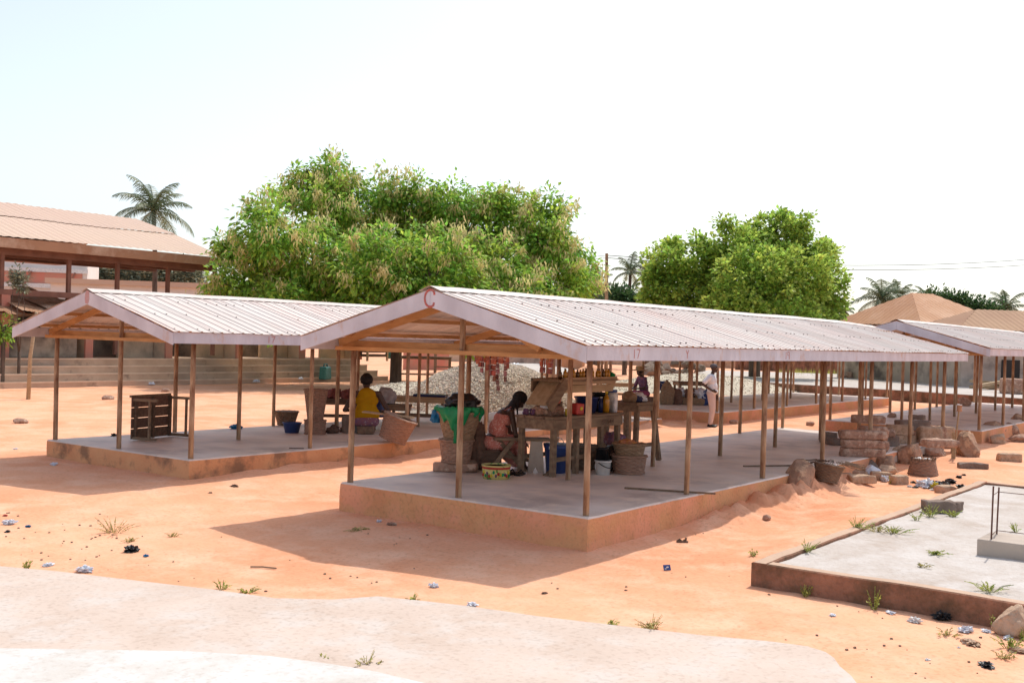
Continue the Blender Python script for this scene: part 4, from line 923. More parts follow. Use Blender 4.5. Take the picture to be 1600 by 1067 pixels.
# fruit-print tub
p = gp(775, 747, TZ); t = thing('printed_tub', p, 'yellow fruit-print tub with a red band, on the slab by the girl', 'tub')
m_fruit = M('fruit_print', (.70, .58, .22), (.62, .50, .16), scale=8, rough=.4, c3=(.10, .25, .05), s3=17, t3=.56, w3=.03)
MB().lathe([(.001, 0), (.148, 0), (.163, .115), (.157, .115), (.001, .02)], 32).build('tub_body', m_fruit, t, smooth=True)
MB().lathe([(.163, .116), (.166, .14), (.160, .14), (.157, .116)], 32).build('red_band', m_redp, t); MB().lathe([(.168, .141), (.171, .158), (.152, .158), (.150, .141)], 32).build('rim', m_fruit, t)
rnd = random.Random(8)
for k in range(15):
    a = av - 1.2 + 2.4 * k / 14; z = rnd.uniform(.035, .085); rr = .151 + .013 * z / .115
    bb = MB(); bb.blob((rr * cos(a), rr * sin(a), z), (.014, .014, .02), k, .2, 1, 2); bb.build('printed_fruit', [m_redp, m_yel, m_green, m_purp][k % 4], t)
# bench
bp = gp(806, 738, TZ); brz = SX + .12
t = thing('plank_bench', bp + FXY * .12, 'rough plank bench with crossed legs in front of the girl', 'bench', rz=brz)
MB().box((.06, 0, .395), (.68, .22, .03)).build('seat', m_wood, t)
MB().bar((-.33, -.05, 0), (-.05, -.05, .38), .05, .05).build('leg', m_wood, t); MB().bar((.12, .04, 0), (-.22, .04, .38), .05, .05).build('leg', m_wood, t)
b = MB(); b.add([(.13, -.1, 0), (.19, -.1, 0), (.225, -.1, .07), (.26, -.1, 0), (.33, -.1, 0), (.30, -.1, .38), (.16, -.1, .38)] + [(.13, -.07, 0), (.19, -.07, 0), (.225, -.07, .07), (.26, -.07, 0), (.33, -.07, 0), (.30, -.07, .38), (.16, -.07, .38)],
      [(0, 1, 2, 3, 4, 5, 6), (13, 12, 11, 10, 9, 8, 7)] + [(i, i + 7, (i + 1) % 7 + 7, (i + 1) % 7) for i in range(7)]); b.build('end_board', m_gwall, t)
MB().bar((-.2, 0, .2), (.25, 0, .12), .03, .04).build('stretcher', m_wood, t)
for k, (u, v, lab) in enumerate(((812, 742, 'pair of black slippers under the plank bench'), (857, 742, 'brown flip-flop on the slab near the blue bucket'))):
    b = MB()
    for dy in ((0, .11) if k == 0 else (0,)): b.box((0, dy, .012), (.22, .075, .02)); b.tube([(.03, dy - .035, .02), (.06, dy, .055), (.03, dy + .035, .02)], .01, 5)
    tag(b.build('slippers', m_black if k == 0 else m_wood, loc=gp(u, v, TZ), rot=(0, 0, .3)), lab, 'slippers')
# vendor table
a = gp(845, 655, 1.02); c = gp(966, 652, 1.02)
A1 = gp(893, 741, TZ); tz = .70
ta = atan2(.06, 1); trz = radians(3)
def aty_tab(u, v=655): return aty(u, v, A1.y)
xl, xr = aty(862, 655, A1.y).x, aty(972, 655, A1.y).x
tc = Vector(((xl + xr) / 2, A1.y + .3, TZ)); TL = xr - xl
vt = table('vendor_table', 'long heavy wooden vendor table with scribbled apron, nearest shed', tc, 0, TL / KS, .56, tz, m_wood, m_wood, legt=.06, planks=4, apron=.12)
for k, xx in enumerate((-.25, .3)): MB().bar((xx, -.24, 0), (xx, -.24, tz - .04), .06, .06, up=(0, 1, 0)).build('leg', m_wood, vt)
def scrib():
    pl = []; x = 0; rnd = random.Random(5)
    for ch in ('S', 'T', 'S', '4', '4'):
        if ch == 'S': pl.append([(x + .035, .05), (x, .045), (x, .028), (x + .035, .024), (x + .035, .004), (x, 0)])
        elif ch == 'T': pl += [[(x - .003, .05), (x + .04, .05)], [(x + .018, .05), (x + .018, 0)]]
        else: pl += [[(x + .028, 0), (x + .028, .05), (x, .017), (x + .038, .017)]]
        x += .055
    return pl
strokes(scrib(), .007).build('scribbled_mark', m_woodd, vt, loc=(TL / 2 / KS - .55, -.3005, tz - .12))
TT = TZ + tz    # table top level
def tp(u, dy=.15):   # a point on the table top below picture column u
    q = aty(u, 640, A1.y + dy); return Vector((q.x, A1.y + dy, TT))
# display tray raised on the table
x0_, x1_ = aty(872, 600, A1.y + .12).x, aty(962, 600, A1.y + .12).x; Lt = x1_ - x0_
Lw = Lt; Lt = Lt / KS
t = thing('display_tray', (x0_, A1.y + .1, TT), 'tilted wooden display tray on the vendor table, holding a row of oil bottles', 'tray')
b = MB(); 
for k in range(2): b.add([(-.0 + .09 * k, 0, .20 + .095 * k), (Lt - .10 + .06 * k, 0, .20 + .095 * k), (Lt - .05 + .06 * k, 0, .288 + .095 * k), (.09 + .06 * k - .02, 0, .288 + .095 * k)] + [(-.0 + .09 * k, .025, .20 + .095 * k), (Lt - .10 + .06 * k, .025, .20 + .095 * k), (Lt - .05 + .06 * k, .025, .288 + .095 * k), (.09 + .06 * k - .02, .025, .288 + .095 * k)], [(0, 1, 2, 3), (7, 6, 5, 4), (0, 4, 5, 1), (1, 5, 6, 2), (2, 6, 7, 3), (3, 7, 4, 0)])
b.build('front_board', m_woodl, t)
MB().box((Lt / 2, .20, .345), (Lt, .42, .025)).build('shelf', m_wood, t); MB().box((Lt / 2, .40, .28), (Lt, .025, .17)).build('back_board', m_wood, t)
MB().bar((-.20, .0, .04), (.14, .0, .33), .04, .14, up=(-.4, 0, 1)).build('sloping_board', m_wood, t); MB().bar((-.18, .2, .06), (.14, .2, .36), .3, .02, up=(-.4, 0, 1)).build('sloping_board', m_woodl, t)
for xx in (.25, Lt - .12): MB().box((xx, .3, .1), (.05, .05, .21)).build('support', m_wood, t)
for ch in t.children: ch.location.z += .07
for xx in (.25, Lt - .12): MB().box((xx, .15, .06), (.05, .05, .2)).build('support', m_wood, t)
for k in range(19):
    bottle(['row of'][0] and ('small bottle of yellow oil in the row on the display tray' if k % 3 else 'small bottle of dark oil in the row on the display tray'), (x0_ + .14 + (Lw - .25) * k / 18 + U(-.008, .008), A1.y + .17 + U(-.03, .03), TT + .428), m_oil if k % 3 else m_oild, .022 + U(0, .003), .125 + U(-.01, .015), group='yellow oil bottles on the display tray' if k % 3 else 'dark oil bottles on the display tray')
heap('green_plastic', 'scrap of bright green plastic at the right end of the bottle row', (x1_ - .06, A1.y + .2, TT + .428), (.08, .07, .05), m_green, 31, .4, 'plastic')
q = tp(867, .22); heap('snack_bag', 'orange and white snack bag leaning on the left end of the tray', q + Vector((0, 0, .14)), (.07, .06, .13), m_sach, 32, .25, 'bag')
heap('green_bag', 'small green bag next to the orange snack bag', q + Vector((.13, .1, .25)), (.05, .05, .07), m_teal, 33, .3, 'bag')
heap('white_bag', 'small white bag left of the orange snack bag', q + Vector((-.14, .05, .08)), (.08, .06, .07), m_clear, 34, .4, 'bag')
for k in range(11): tag(MB().blob((0, 0, .024), (.026, .026, .024), k, .08, 1, 2).build('onion', m_purp, loc=tp(828, .42) + Vector((U(0, .2), U(-.06, .12), .03 * (k % 3 == 0))), smooth=True), 'purple onion in the loose pile at the table left end', 'onion', 'purple onions piled on the vendor table')
for k, (u, lab) in enumerate(((828, 'pinkish paper sack next to the onions'), (843, 'pinkish sack against the sloping board'), (855, 'flat pink sack at the foot of the tray'))): heap('paper_sack', lab, tp(u + 14, .36 - .05 * k), (.09, .1, .07), m_block, 36 + k, .3, 'sack')
q = tp(888, .03); t = thing('yellow_cup', q, 'bright yellow cup on the table front edge', 'cup'); MB().lathe([(.001, 0), (.033, 0), (.043, .085), (.039, .085), (.001, .01)], 20).build('cup_body', m_yel, t, smooth=True); MB().tube([(.038, 0, .07), (.07, 0, .06), (.065, 0, .03), (.036, 0, .02)], .006, 6).build('handle', m_yel, t)
q = tp(903, .1); t = thing('red_packet', q, 'red packet with yellow spots beside the yellow cup', 'packet'); MB().box((0, 0, .07), (.20, .08, .14), rot=(0, .08, .1)).build('packet_body', m_redp, t, bevel=.015); MB().blob((.01, -.045, .075), (.03, .006, .022), 1, .2).build('packet_spot', m_yel, t)
for k, (u, dy, r_, h_, mm, lab) in enumerate(((916, .3, .15, .2, m_blued, 'dark blue basin under the display tray'), (937, .34, .13, .24, m_black, 'black pot at the back of the vendor table'))): bucket(lab, tp(u, dy), r_ * .8, r_, h_, mm, handle=(k == 1), drop=False, name='basin' if k == 0 else 'pot', cat='basin' if k == 0 else 'pot', bale=m_black)
bottle('tall bottle of orange palm oil with yellow cap on the table', tp(947, .08), m_oil, .042, .27, m_yel)
bottle('dark blue bottle left of the tall palm oil bottle', tp(939, .16), m_blued, .04, .2, m_white)
q = tp(956, .16); t = thing('plastic_container', q, 'white plastic container with blue lid on the right end of the table', 'container'); MB().lathe([(.001, 0), (.07, 0), (.075, .22), (.06, .25), (.001, .25)], 24).build('container_body', m_white, t, smooth=True); MB().lathe([(.001, .25), (.065, .25), (.065, .285), (.001, .285)], 24).build('lid', m_blue, t)
bottle('clear water bottle at the table right corner', tp(960, .05), m_clear, .033, .19, m_white)
# second small table with splayed legs
q = gp(985, 712, TZ); q = aty(985, 700, A1.y + .35); q.z = TZ
table('side_table', 'small side table with splayed legs at the right end of the vendor table', q, .05, .62, .5, .80, m_wood, m_wood, planks=3, apron=.08, splay=.13)
heap('cloth_bundle', 'brown cloth bundle on the splay-legged side table', (q.x - .17, q.y - .05, TZ + .8), (.1, .1, .09), m_bask, 41, .2)
heap('plastic_bag', 'blue and white plastic bag on the splay-legged side table', (q.x + .09, q.y - .05, TZ + .8), (.13, .11, .07), m_clear, 42, .5, 'plastic bag'); heap('blue_cloth', 'small dark blue cloth tucked by the plastic bag', (q.x - .02, q.y - .12, TZ + .8), (.07, .06, .05), m_blued, 43, .4)
# under the table
q = gp(871, 738, TZ) + Vector((0, 0.02, 0)); bucket('tall blue water bucket with lid under the vendor table', q, .125, .155, .33, m_blue, handle=True, drop=False, lid=m_blued)
basket('dark round basket under the middle of the vendor table', gp(911, 734, TZ) + Vector((.1, .1, 0)), .16, .21, .29, m_baskd, rows=10)
q = gp(942, 741, TZ); bucket('white paint bucket with wire handle in front of the dark basket', q, .082, .096, .17, m_white, bale=m_black)
bucket('upturned black bucket stacked on the white paint bucket', q + Vector((.05, .05, .172)), .09, .07, .14, m_black, handle=False)
heap('dark_sack', 'black sack behind the white paint bucket', gp(962, 736, TZ) + Vector((.05, .1, 0)), (.13, .12, .2), m_black, 44, .2, 'sack')
heap('pink_cloth', 'mauve cloth hanging over the black sack', gp(966, 727, TZ) + Vector((0, .1, .27)), (.17, .13, .10), m_wrap, 45, .35)
q = gp(984, 740, TZ) + Vector((.05, .05, 0)); basket('reddish ribbed lower basket with a basket stacked on it', q, .185, .215, .215, m_bask2, rows=10)
basket('tan upper basket nested on the reddish basket', q + Vector((0, 0, .205)), .165, .2, .155, m_bask, rows=8)
heap('orange_cloth', 'orange cloth on top of the tan upper basket', q + Vector((-.06, 0, .34)), (.13, .1, .05), m_orc, 46, .4)
for o in [o for o in bpy.data.objects if o not in before and o.parent is None]:
    o.location.z = TZ + (o.location.z - TZ) * KS; o.scale = (KS, KS, KS)
# planks on slab
for (u0, v0, u1, v1, lab) in ((976, 762, 1118, 771, 'long thin plank lying on the slab beside a right-hand post'), (1162, 728, 1240, 727, 'thin plank lying farther along the nearest slab')):
    a, c = gp(u0, v0, TZ + .012), gp(u1, v1, TZ + .012); c0 = (a + c) / 2
    tag(MB().bar(a - c0, c - c0, .05, .02).build('plank', m_wood, loc=c0), lab, 'plank')
# hanging sachets
rnd = random.Random(4)
for k in range(19):
    u = (743 + k * 3.9) if k < 14 else (847 + (k - 14) * 4.2); yb_ = S * 1 + .065
    q = atx(u, 545, S + .02 - (.3 if k >= 14 else 0)); top = 2.09; n = rnd.choice((2, 3, 4)) if k < 14 else rnd.choice((2, 3)); n += 2 if k in (8, 9) else 0
    n = {9: 7, 8: 5, 12: 5, 11: 2, 7: 4, 3: 4}.get(k, n)
    bb = MB(); z = -rnd.uniform(0, .05)
    for i in range(n):
        w = .024; bb.cur = 0
        bb.box((rnd.uniform(-.006, .006), rnd.uniform(-.006, .006), z - .038), (.016, w * 2, .066), rot=(rnd.uniform(-.1, .1), 0, rnd.uniform(-.5, .5)))
        bb.box((0, 0, z - .0735), (.004, w * 1.6, .006)); z -= .076
    bb.box((0, 0, -.02), (.003, .004, .05)); o = bb.build('sachet_strip', m_sach if k % 3 else m_sachp, loc=(q.x, q.y, top + .02)); o.scale = (1.05,) * 3; o.rotation_euler = (0, rnd.uniform(-.05, .05), rnd.uniform(-1.1, .3)); tag(o, 'strip of red sachets in the hanging row behind the middle post' if k < 14 else 'short strip of maroon sachets in the cluster hanging above the display tray', 'sachet strip', 'red sachets hanging in the nearest shed' if k < 14 else 'maroon sachets hanging above the tray')
# ------------------------------------------------------------------ rear shed contents (beyond the man)
T2 = .5
for (u, v, r_, mm, lab) in ((1042, 632, (.22, .2, .42), m_bask, 'tall brown sack right of the vendor in the straw hat'), (1056, 632, (.2, .2, .3), m_woodd, 'squat dark sack right of the tall brown sack')):
    heap('sack', lab, gp(u, v, T2), r_, mm, int(u), .2, 'sack')
bucket('small blue bucket behind the tall brown sack', gp(1034, 628, T2) + Vector((0, 0, .35)), .12, .15, .28, m_blue)
q = gp(998, 624, T2); table('low_table', 'low pale table in front of the vendor in the straw hat', q + RXY * -.2 + Vector((0, .4, 0)), SX, 1.0, .5, .5, m_woodl, m_wood)
block('grey box seat beneath the vendor in the straw hat', gp(1008, 628, T2) + FXY * .15, (.5, .4, .16), SX, m_blockg, name='box_seat', cat='seat')
q = gp(1078, 632, T2); block('low brown crate under crumpled cloths in the rear shed', q, (.8, .45, .22), SX, m_bask, name='crate', cat='crate')
for k, (dx, s_, mm, lab) in enumerate(((-.3, .24, m_clear, 'white cloth bundle on the low brown crate'), (0, .24, m_woodd, 'dark cloth bundle between white and blue bundles'), (.3, .26, m_clear, 'crumpled pale cloth on the right of the low crate'), (.48, .2, m_blue, 'blue cloth bundle at the right end of the low crate'))):
    heap('cloth_bundle', lab, q + RXY * dx + Vector((0, 0, .2 if k < 3 else .0)), (s_, s_ * .7, s_ * .7 if k < 3 else s_ * 1.4), mm, 70 + k, .5)
q = gp(1143, 634, T2); table('market_bench', 'dark wooden bench frame behind the man in white', q + Vector((1.5, 2, 0)), SX + .3, 1.3, .5, .6, m_wood, m_wood, stretch=True)
# ------------------------------------------------------------------ blocks, rocks and rubble at the far end of the nearest shed
random.seed(12)
bl = [ # u, v(base), z base, dims, rz offset, mat, label
 (1347, 713, TZ, (.78, .22, .15), .0, m_block, 'bottom block of the near three-course block stack on the slab edge'),
 (1347, 713, TZ + .155, (.76, .22, .15), .05, m_block, 'middle block of the near three-course block stack'),
 (1347, 713, TZ + .31, (.84, .22, .15), .02, m_block, 'top block of the near three-course block stack'),
 (1362, 704, TZ, (.5, .45, .26), .1, m_block, 'lower block of the tall stack behind the near block stack'),
 (1362, 704, TZ + .265, (.5, .42, .2), .05, m_block, 'middle block of the tall stack behind the near block stack'),
 (1355, 698, TZ + .47, (.62, .25, .15), -.1, m_block, 'long block topping the tall stack behind the near block stack'),
 (1294, 692, TZ, (.28, .25, .22), .2, m_blockg, 'small grey block standing on the slab left of the block stacks'),
 (1306, 695, TZ, (.3, .22, .13), .4, m_blockg, 'low grey block between the small grey block and the stacks'),
 (1385, 696, TZ, (.42, .3, .2), .1, m_blockg, 'greyish block right of the tall block stack'),
 (1382, 697, TZ + .2, (.36, .3, .14), -.2, m_block, 'brown block lying on the greyish block'),
 (1407, 692, TZ, (.55, .3, .17), .05, m_blockl, 'pale block at the base of the pile around the far corner post'),
 (1405, 692, TZ + .175, (.5, .3, .2), -.05, m_blockl, 'pale top block left of the far corner post'),
 (1430, 690, TZ, (.45, .3, .2), .1, m_block, 'lower brown block right of the far corner post'),
 (1425, 688, TZ + .21, (.7, .3, .22), .15, m_blockg, 'thick grey-brown block right of the far corner post'),
 (1431, 686, TZ + .43, (.34, .25, .1), -.3, m_blockg, 'flat block topping the far corner pile'),
 (1452, 688, .45, (.46, .3, .28), .0, m_blockl, 'squared pale block high on the right of the far corner pile'),
 (1474, 700, .18, (.30, .4, .48), .15, m_blockl, 'tall orange-brown block standing at the right of the pile'),
 (1462, 700, .18, (.3, .4, .48), .05, m_block, 'upright brown block next to the tall orange-brown block'),
 (1467, 698, .66, (.58, .34, .13), .1, m_block, 'reddish slab block lying across the two upright blocks'),
 (1506, 712, .15, (.42, .34, .27), .1, m_blockl, 'yellowish block at the foot of the can-topped stick'),
 (1478, 706, .12, (.7, .3, .16), -.1, m_block, 'low reddish block between the upright blocks and the stick'),
 (1346, 756, .1, (.42, .2, .13), .15, m_blockl, 'pale block on the sand right of the broken basket'),
 (1404, 760, .02, (.26, .2, .17), .3, m_blockl, 'small pale block on the edge of the rubbish patch'),
 (1376, 750, .06, (.33, .22, .14), -.2, m_blockl, 'pale brown block near the litter, in front of the stacks'),
 (1476, 778, .02, (.27, .22, .15), .4, m_blockl, 'orange-brown block on the corner of the sand-filled foundation'),
 (1466, 800, .21, (.40, .2, .15), .1, m_blockg, 'dark grey block lying on the sand-filled foundation'),
 (1492, 798, .21, (.18, .16, .12), .7, m_blockg, 'small dark stone beside the dark grey block'),
 (1520, 733, .12, (.52, .2, .12), -.25, m_blockg, 'greenish weathered block lying alone on the sand, right'),
 (1576, 722, .15, (.42, .3, .17), -.1, m_blockl, 'smooth pale block near the right frame edge'),
 (1310, 678, .2, (.45, .25, .14), .2, m_block, 'flat brown stone on the sand behind the nearest slab far end'),
]
for (u, v, z, d, rzo, mm, lab) in bl:
    p = gp(u, v, z if z < .2 or u > 1440 else TZ); 
    if z < .2: p.z = max(z, hz(p.x, p.y) - .02)
    block(lab, (p.x, p.y, (z if z >= .2 else p.z)), d, SX + rzo, mm)
# leaning slab
p = gp(1460, 705, .15); tag(MB().bar((-.35, 0, .5), (.12, -.05, .0), .3, .1).build('leaning_slab', m_blockl, loc=(p.x, p.y, .17), rot=(0, 0, SX), bevel=.02), 'pale flat slab leaning diagonally against the far corner pile', 'slab')
p0, p1 = gp(1372, 722, .2), gp(1452, 700, .3); c0 = (p0 + p1) / 2; tag(MB().bar(p0 - c0, p1 - c0, .18, .14).build('concrete_strip', m_gwall, loc=c0, bevel=.02), 'broken grey concrete strip lying in the rubble below the block stacks', 'concrete')
rocks = [(1260, 776, (.34, .24, .40), m_rock, 'huge brown boulder leaning against the right side of the nearest slab', .3),
 (1384, 735, (.30, .22, .22), m_rock, 'jagged brown rock in front of the concrete strip', .45), (1360, 738, (.26, .18, .15), m_blockg, 'dark jagged rock under the near block stack', .4),
 (1407, 722, (.28, .2, .2), m_blockl, 'pale rock left of the upturned basket', .4), (1424, 724, (.34, .24, .28), m_rock, 'rough brown rock directly behind the upturned basket', .5),
 (1456, 712, (.3, .2, .16), m_block, 'pinkish rock behind the right of the upturned basket', .4), (1511, 712, (.30, .26, .32), m_rock, 'large rugged rock right of the can-topped stick', .5),
 (1362, 742, (.2, .16, .13), m_clear, 'white-topped stone at the slab corner below the stacks', .3), (1382, 742, (.22, .17, .14), m_blockl, 'pale rounded stone beside the white-topped stone', .3),
 (1320, 752, (.3, .2, .1), m_rock, 'flat brown rock right of the broken basket', .4), (1332, 744, (.4, .25, .1), m_rock, 'long low rock at the foot of the slab end', .4),
 (1584, 990, (.17, .15, .16), m_blockl, 'tan pointed rock at the foot of the kerb, right edge', .3), (1552, 683, (.4, .3, .3), m_rock, 'rock against the right edge of the empty shed platform', .4),
 (1575, 680, (.5, .3, .22), m_block, 'low pile of reddish stones by the empty shed', .5), (1558, 692, (.32, .22, .16), m_blockl, 'pale squared stone in front of the empty shed platform', .3), (1592, 690, (.45, .22, .14), m_block, 'reddish stone at the right frame edge by the empty shed', .4),
 (1590, 672, (.45, .3, .32), m_rock, 'brown rock stacked on the stones at the right frame edge', .4), (1428, 600, (.3, .2, .2), m_block, 'dark stone lying inside the empty shed', .3),
 (1512, 624, (.0, .0, .0), None, '', 0)]
for k, (u, v, r_, mm, lab, am) in enumerate(rocks):
    if mm is None: continue
    z = hz(*g(u, v)[:2]) if u < 1540 or v > 900 else .2
    p = gp(u, v, z)
    if u == 1428: p = gp(1508, 634, .5)
    if k == 0: p = p + Vector((.15, .15, -.05))
    rock(lab, p, r_, k * 3 + 1, mm, am, sub=4, f=1.5, rz=SX)
p = aty(1582, 612, -3); p = gp(1580, 615, .62); block('big brown block on the far pale foundation, right edge', (p.x, p.y, .62), (1.5, .8, .62), .3, m_block)
for (u, v, lab) in ((1308, 668, 'small brown stone lying between the sheds near the rear platform'), (1393, 652, 'dark broken block at the left edge of the empty shed slab'), (1265, 665, 'tiny brown stone on the sand between the sheds'), (1198, 812, 'lone rounded stone on the sand right of the nearest shed'), (168, 624, 'flat brown block on the sand in front of the hall steps'), (258, 612, 'row of tan stones below the steps'), (33, 661, 'dark flat stone on the left sand'), (1147, 662, 'flat stone near the feet of the man in white')):
    p = g(u, v) if u != 1393 else gp(u, v, .5); r0 = .12 if u != 1198 else .06
    if u in (168, 258): r0 = .13
    rock(lab, p, (r0 * 1.5, r0, r0 * .7), int(u), m_block, .3, sub=3)
# broken basket, upturned basket, stick with a tin
p = g(1294, 757) + Vector((.05, .05, 0)); basket('broken dark basket with a torn flattened rim beside the huge boulder', p, .16, .23, .27, m_baskd, rows=12, rot=Euler((radians(6), radians(7), 0)))
b = MB(); rnd = random.Random(6)
for k in range(70):
    a = rnd.uniform(-.6, 1.8); r_ = rnd.uniform(.2, .34); b.tube([(r_ * cos(a + SX), r_ * sin(a + SX), .30 + rnd.uniform(-.02, .03)), ((r_ + .28) * cos(a + SX + .25), (r_ + .28) * sin(a + SX + .25), .26 + rnd.uniform(-.06, .04))], .004, 4)
tag(b.build('torn_cane', m_baskd, loc=p), 'fan of torn cane strips over the broken dark basket', 'cane')
p = g(1442, 741); t = thing('basket', p, 'grey upturned basket with frayed cane ends on the sand, right of the rubble', 'basket')
weave(.26, .20, .27, 9, 48, 0, am=.005).build('woven_body', m_bask2, t)
b = MB()
for k in range(60):
    a = 2 * pi * k / 60; b.tube([(.2 * cos(a), .2 * sin(a), .22), (.2 * cos(a) + U(-.02, .02), .2 * sin(a) + U(-.02, .02), .28 + U(0, .035))], .006, 4)
b.build('frayed_cane', m_baskd, t)
b = MB()
for k in range(16): b.blob((U(-.14, .14), U(-.14, .14), .285), (.03, .02, .012), k, .3, 1, 1)
b.build('white_scraps', m_white, t)
p = g(1491, 716); t = thing('can_topped_stick', p, 'thin stick planted in the sand with an upturned tin on top', 'stick')
MB().tube([(0, 0, -.1), RXY * .03 + Vector((0, 0, .5)), RXY * .07 + Vector((0, 0, 1.0))], [.022, .018, .016], 7).build('stick', m_woodl, t)
MB().bar(RXY * -.03, RXY * -.03 + Vector((0, 0, .52)), .05, .03).build('batten', m_woodl, t)
MB().lathe([(.001, 0), (.052, 0), (.055, .012), (.05, .02), (.05, .11), (.057, .12), (.001, .12)], 18, tuple(RXY * .07 + Vector((0, 0, .93)))).build('tin', m_rust, t); MB().lathe([(.001, 0), (.05, 0), (.05, .01), (.001, .01)], 18, tuple(RXY * .07 + Vector((0, 0, 1.052)))).build('tin_lid', m_white, t)
# rubbish patch
rnd = random.Random(15)
for k in range(34):
    u, v = 1462 + rnd.gauss(0, 17), 760 + rnd.gauss(0, 5.5); c_ = k % 4; p = g(u, v)
    if k < 3: litter(['white plastic in the middle of the rubbish patch', 'yellow packet in the rubbish patch', 'milky blue plastic at the left of the rubbish patch'][k], g([1450, 1461, 1440][k], [762, 764, 760][k]), [m_clear, m_yel, m_cyan][k] if k < 2 else m_clear, [.12, .09, .09][k], k, flat=.8)
    else: litter('scrap of black and white rubbish in the patch behind the sand-filled foundation', p, [m_black, m_white, m_black, m_woodd][c_], U(.04, .09), k, group='rubbish scraps in the patch', name='rubbish_scrap')
litter('dark round scrap right of the rubbish patch', g(1501, 762), m_black, .09, 91)
litter('white-green bag among the stones by the slab corner', g(1382, 752), m_clear, .09, 92, flat=.8)
litter('dark flat scrap near the right end of the rubbish patch', g(1527, 760), m_woodd, .12, 94, flat=.2)
# foreground litter
p = g(1042, 891); t = MB().box((0, 0, .03), (.075, .012, .055), rot=(-.5, 0, 0)); o = t.build('blue_packet', m_blue, loc=p, rot=(0, 0, SX + .3)); tag(o, 'small bright blue packet with pale print lying on the sand, foreground', 'packet')
MB().blob((.0, -.011, .036), (.016, .003, .008), 2, .2, 1, 2).build('pale_print', m_white, o); MB().box((-.02, -.013, .022), (.02, .003, .008), rot=(-.5, 0, 0)).build('pale_print', m_white, o)
p = g(1066, 847); b = MB(); b.tube([(-.06, 0, .01), (-.03, 0, .035), (0, 0, .01), (.05, 0, .04)], .012, 6); b.box((0, 0, .01), (.13, .05, .015)); tag(b.build('worn_sandal', m_woodd, loc=p, rot=(0, 0, SX)), 'dark worn sandal on the sand right of the nearest shed corner', 'sandal')
fl = [(851, 927, m_woodd, .045, 'dark brown lump on the sand between the shed shadow and the paving'), (738, 946, m_clear, .075, 'crumpled white plastic on the middle of the paving edge'), (132, 893, m_clear, .12, 'crumpled white plastic at the left paving edge'), (205, 862, m_black, .10, 'black and blue rag on the sand, lower left'), (228, 869, m_cyan, .05, 'little blue scrap beside the black rag, lower left'),
 (44, 823, m_cyan, .05, 'teal scrap on the rubbish-strewn sand at far left'), (14, 819, m_clear, .09, 'white bag on the sand at the left edge'), (12, 831, m_black, .05, 'black scrap at the left edge'), (8, 806, m_redp, .04, 'red scrap at the left edge'), (84, 727, m_clear, .07, 'thin white litter in the left shed shadow'), (24, 702, m_clear, .06, 'small white litter on the sand far left'), (366, 760, m_woodd, .09, 'brown scraps on the sand in the gap between the two near sheds'),
 (329, 770, m_woodd, .04, 'small dark scrap left of the brown scraps'), (592, 815, m_clear, .06, 'white scrap by the slab in the nearest shed shadow'), (612, 820, m_block, .10, 'flat earthy lump in the nearest shed shadow'), (678, 917, m_clear, .06, 'thin white strip on the sand before the paving'), (75, 884, m_clear, .07, 'flat white strip on the sand, lower left'), (1391, 958, m_clear, .055, 'clear plastic cup lying at the kerb foot'),
 (1472, 968, m_black, .11, 'shiny black plastic bag at the kerb foot'), (1301, 962, m_clear, .045, 'small white crumpled paper on the sand before the kerb'), (1541, 987, m_clear, .055, 'pale plastic ball near the tan pointed rock'), (1508, 987, m_clear, .075, 'pinkish plastic film near the kerb foot'), (1575, 998, m_clear, .06, 'white plastic scrap in front of the tan pointed rock'), (1541, 1041, m_black, .085, 'twisted black plastic scrap, lower right corner'),
 (1498, 1012, m_white, .018, 'white bottle top on the sand, lower right'), (1449, 1031, m_white, .03, 'short white stick on the sand, lower right'), (1517, 1006, m_blockl, .12, 'flat tan stone half buried in the sand, lower right'), (1590, 1018, m_blockl, .10, 'flat tan stone at the right edge, lower right'), (1146, 735, m_clear, .02, 'tiny pale scrap'), (1268, 601, m_clear, .0, ''), (1430, 972, m_white, .07, 'long whitish strip at the kerb foot')]
for k, (u, v, mm, s_, lab) in enumerate(fl):
    if s_ < .021 and lab in ('', 'tiny pale scrap'): continue
    litter(lab, g(u, v), mm, s_ * .75, k + 3, flat=.3 if mm in (m_blockl, m_block, m_woodd) else .4 if k % 3 else .6, name='litter', cat='litter' if mm not in (m_blockl,) else 'stone')
tag(MB().tube([(-.12, 0, .012), (0, .01, .015), (.14, 0, .01)], .008, 5).build('twig', m_wood, loc=g(410, 888), rot=(0, 0, SX - .1)), 'thin brown twig on the sand near the paving, left', 'twig')
# pebbles
rnd = random.Random(77)
pebs = []
for k in range(120):
    if k < 50: u, v = rnd.uniform(0, 1160), rnd.uniform(830, 925)
    elif k < 85: u, v = rnd.uniform(0, 200), rnd.uniform(800, 870)
    else: u, v = rnd.uniform(1200, 1600), rnd.uniform(925, 1060)
    p = g(u, v)
    if not (-.45 < p.x < 15 and -.3 < p.y < 3.8): pebs.append(p)
src = [MB().blob((0, 0, .3), (1, .8, .5), s_, .4, 1.5, 2).build('pebble', [m_block, m_blockl, m_woodd][s_], loc=pebs[s_]) for s_ in range(3)]
for k, p in enumerate(pebs):
    o = src[k % 3] if k < 3 else src[k % 3].copy()
    if k >= 3: COL.objects.link(o)
    o.location = p; s_ = rnd.uniform(.006, .016); o.scale = (s_, s_, s_); o.rotation_euler = (0, 0, rnd.uniform(0, 6)); tag(o, 'tiny pebble lying on the foreground sand', 'pebble', 'pebbles scattered on the foreground sand')
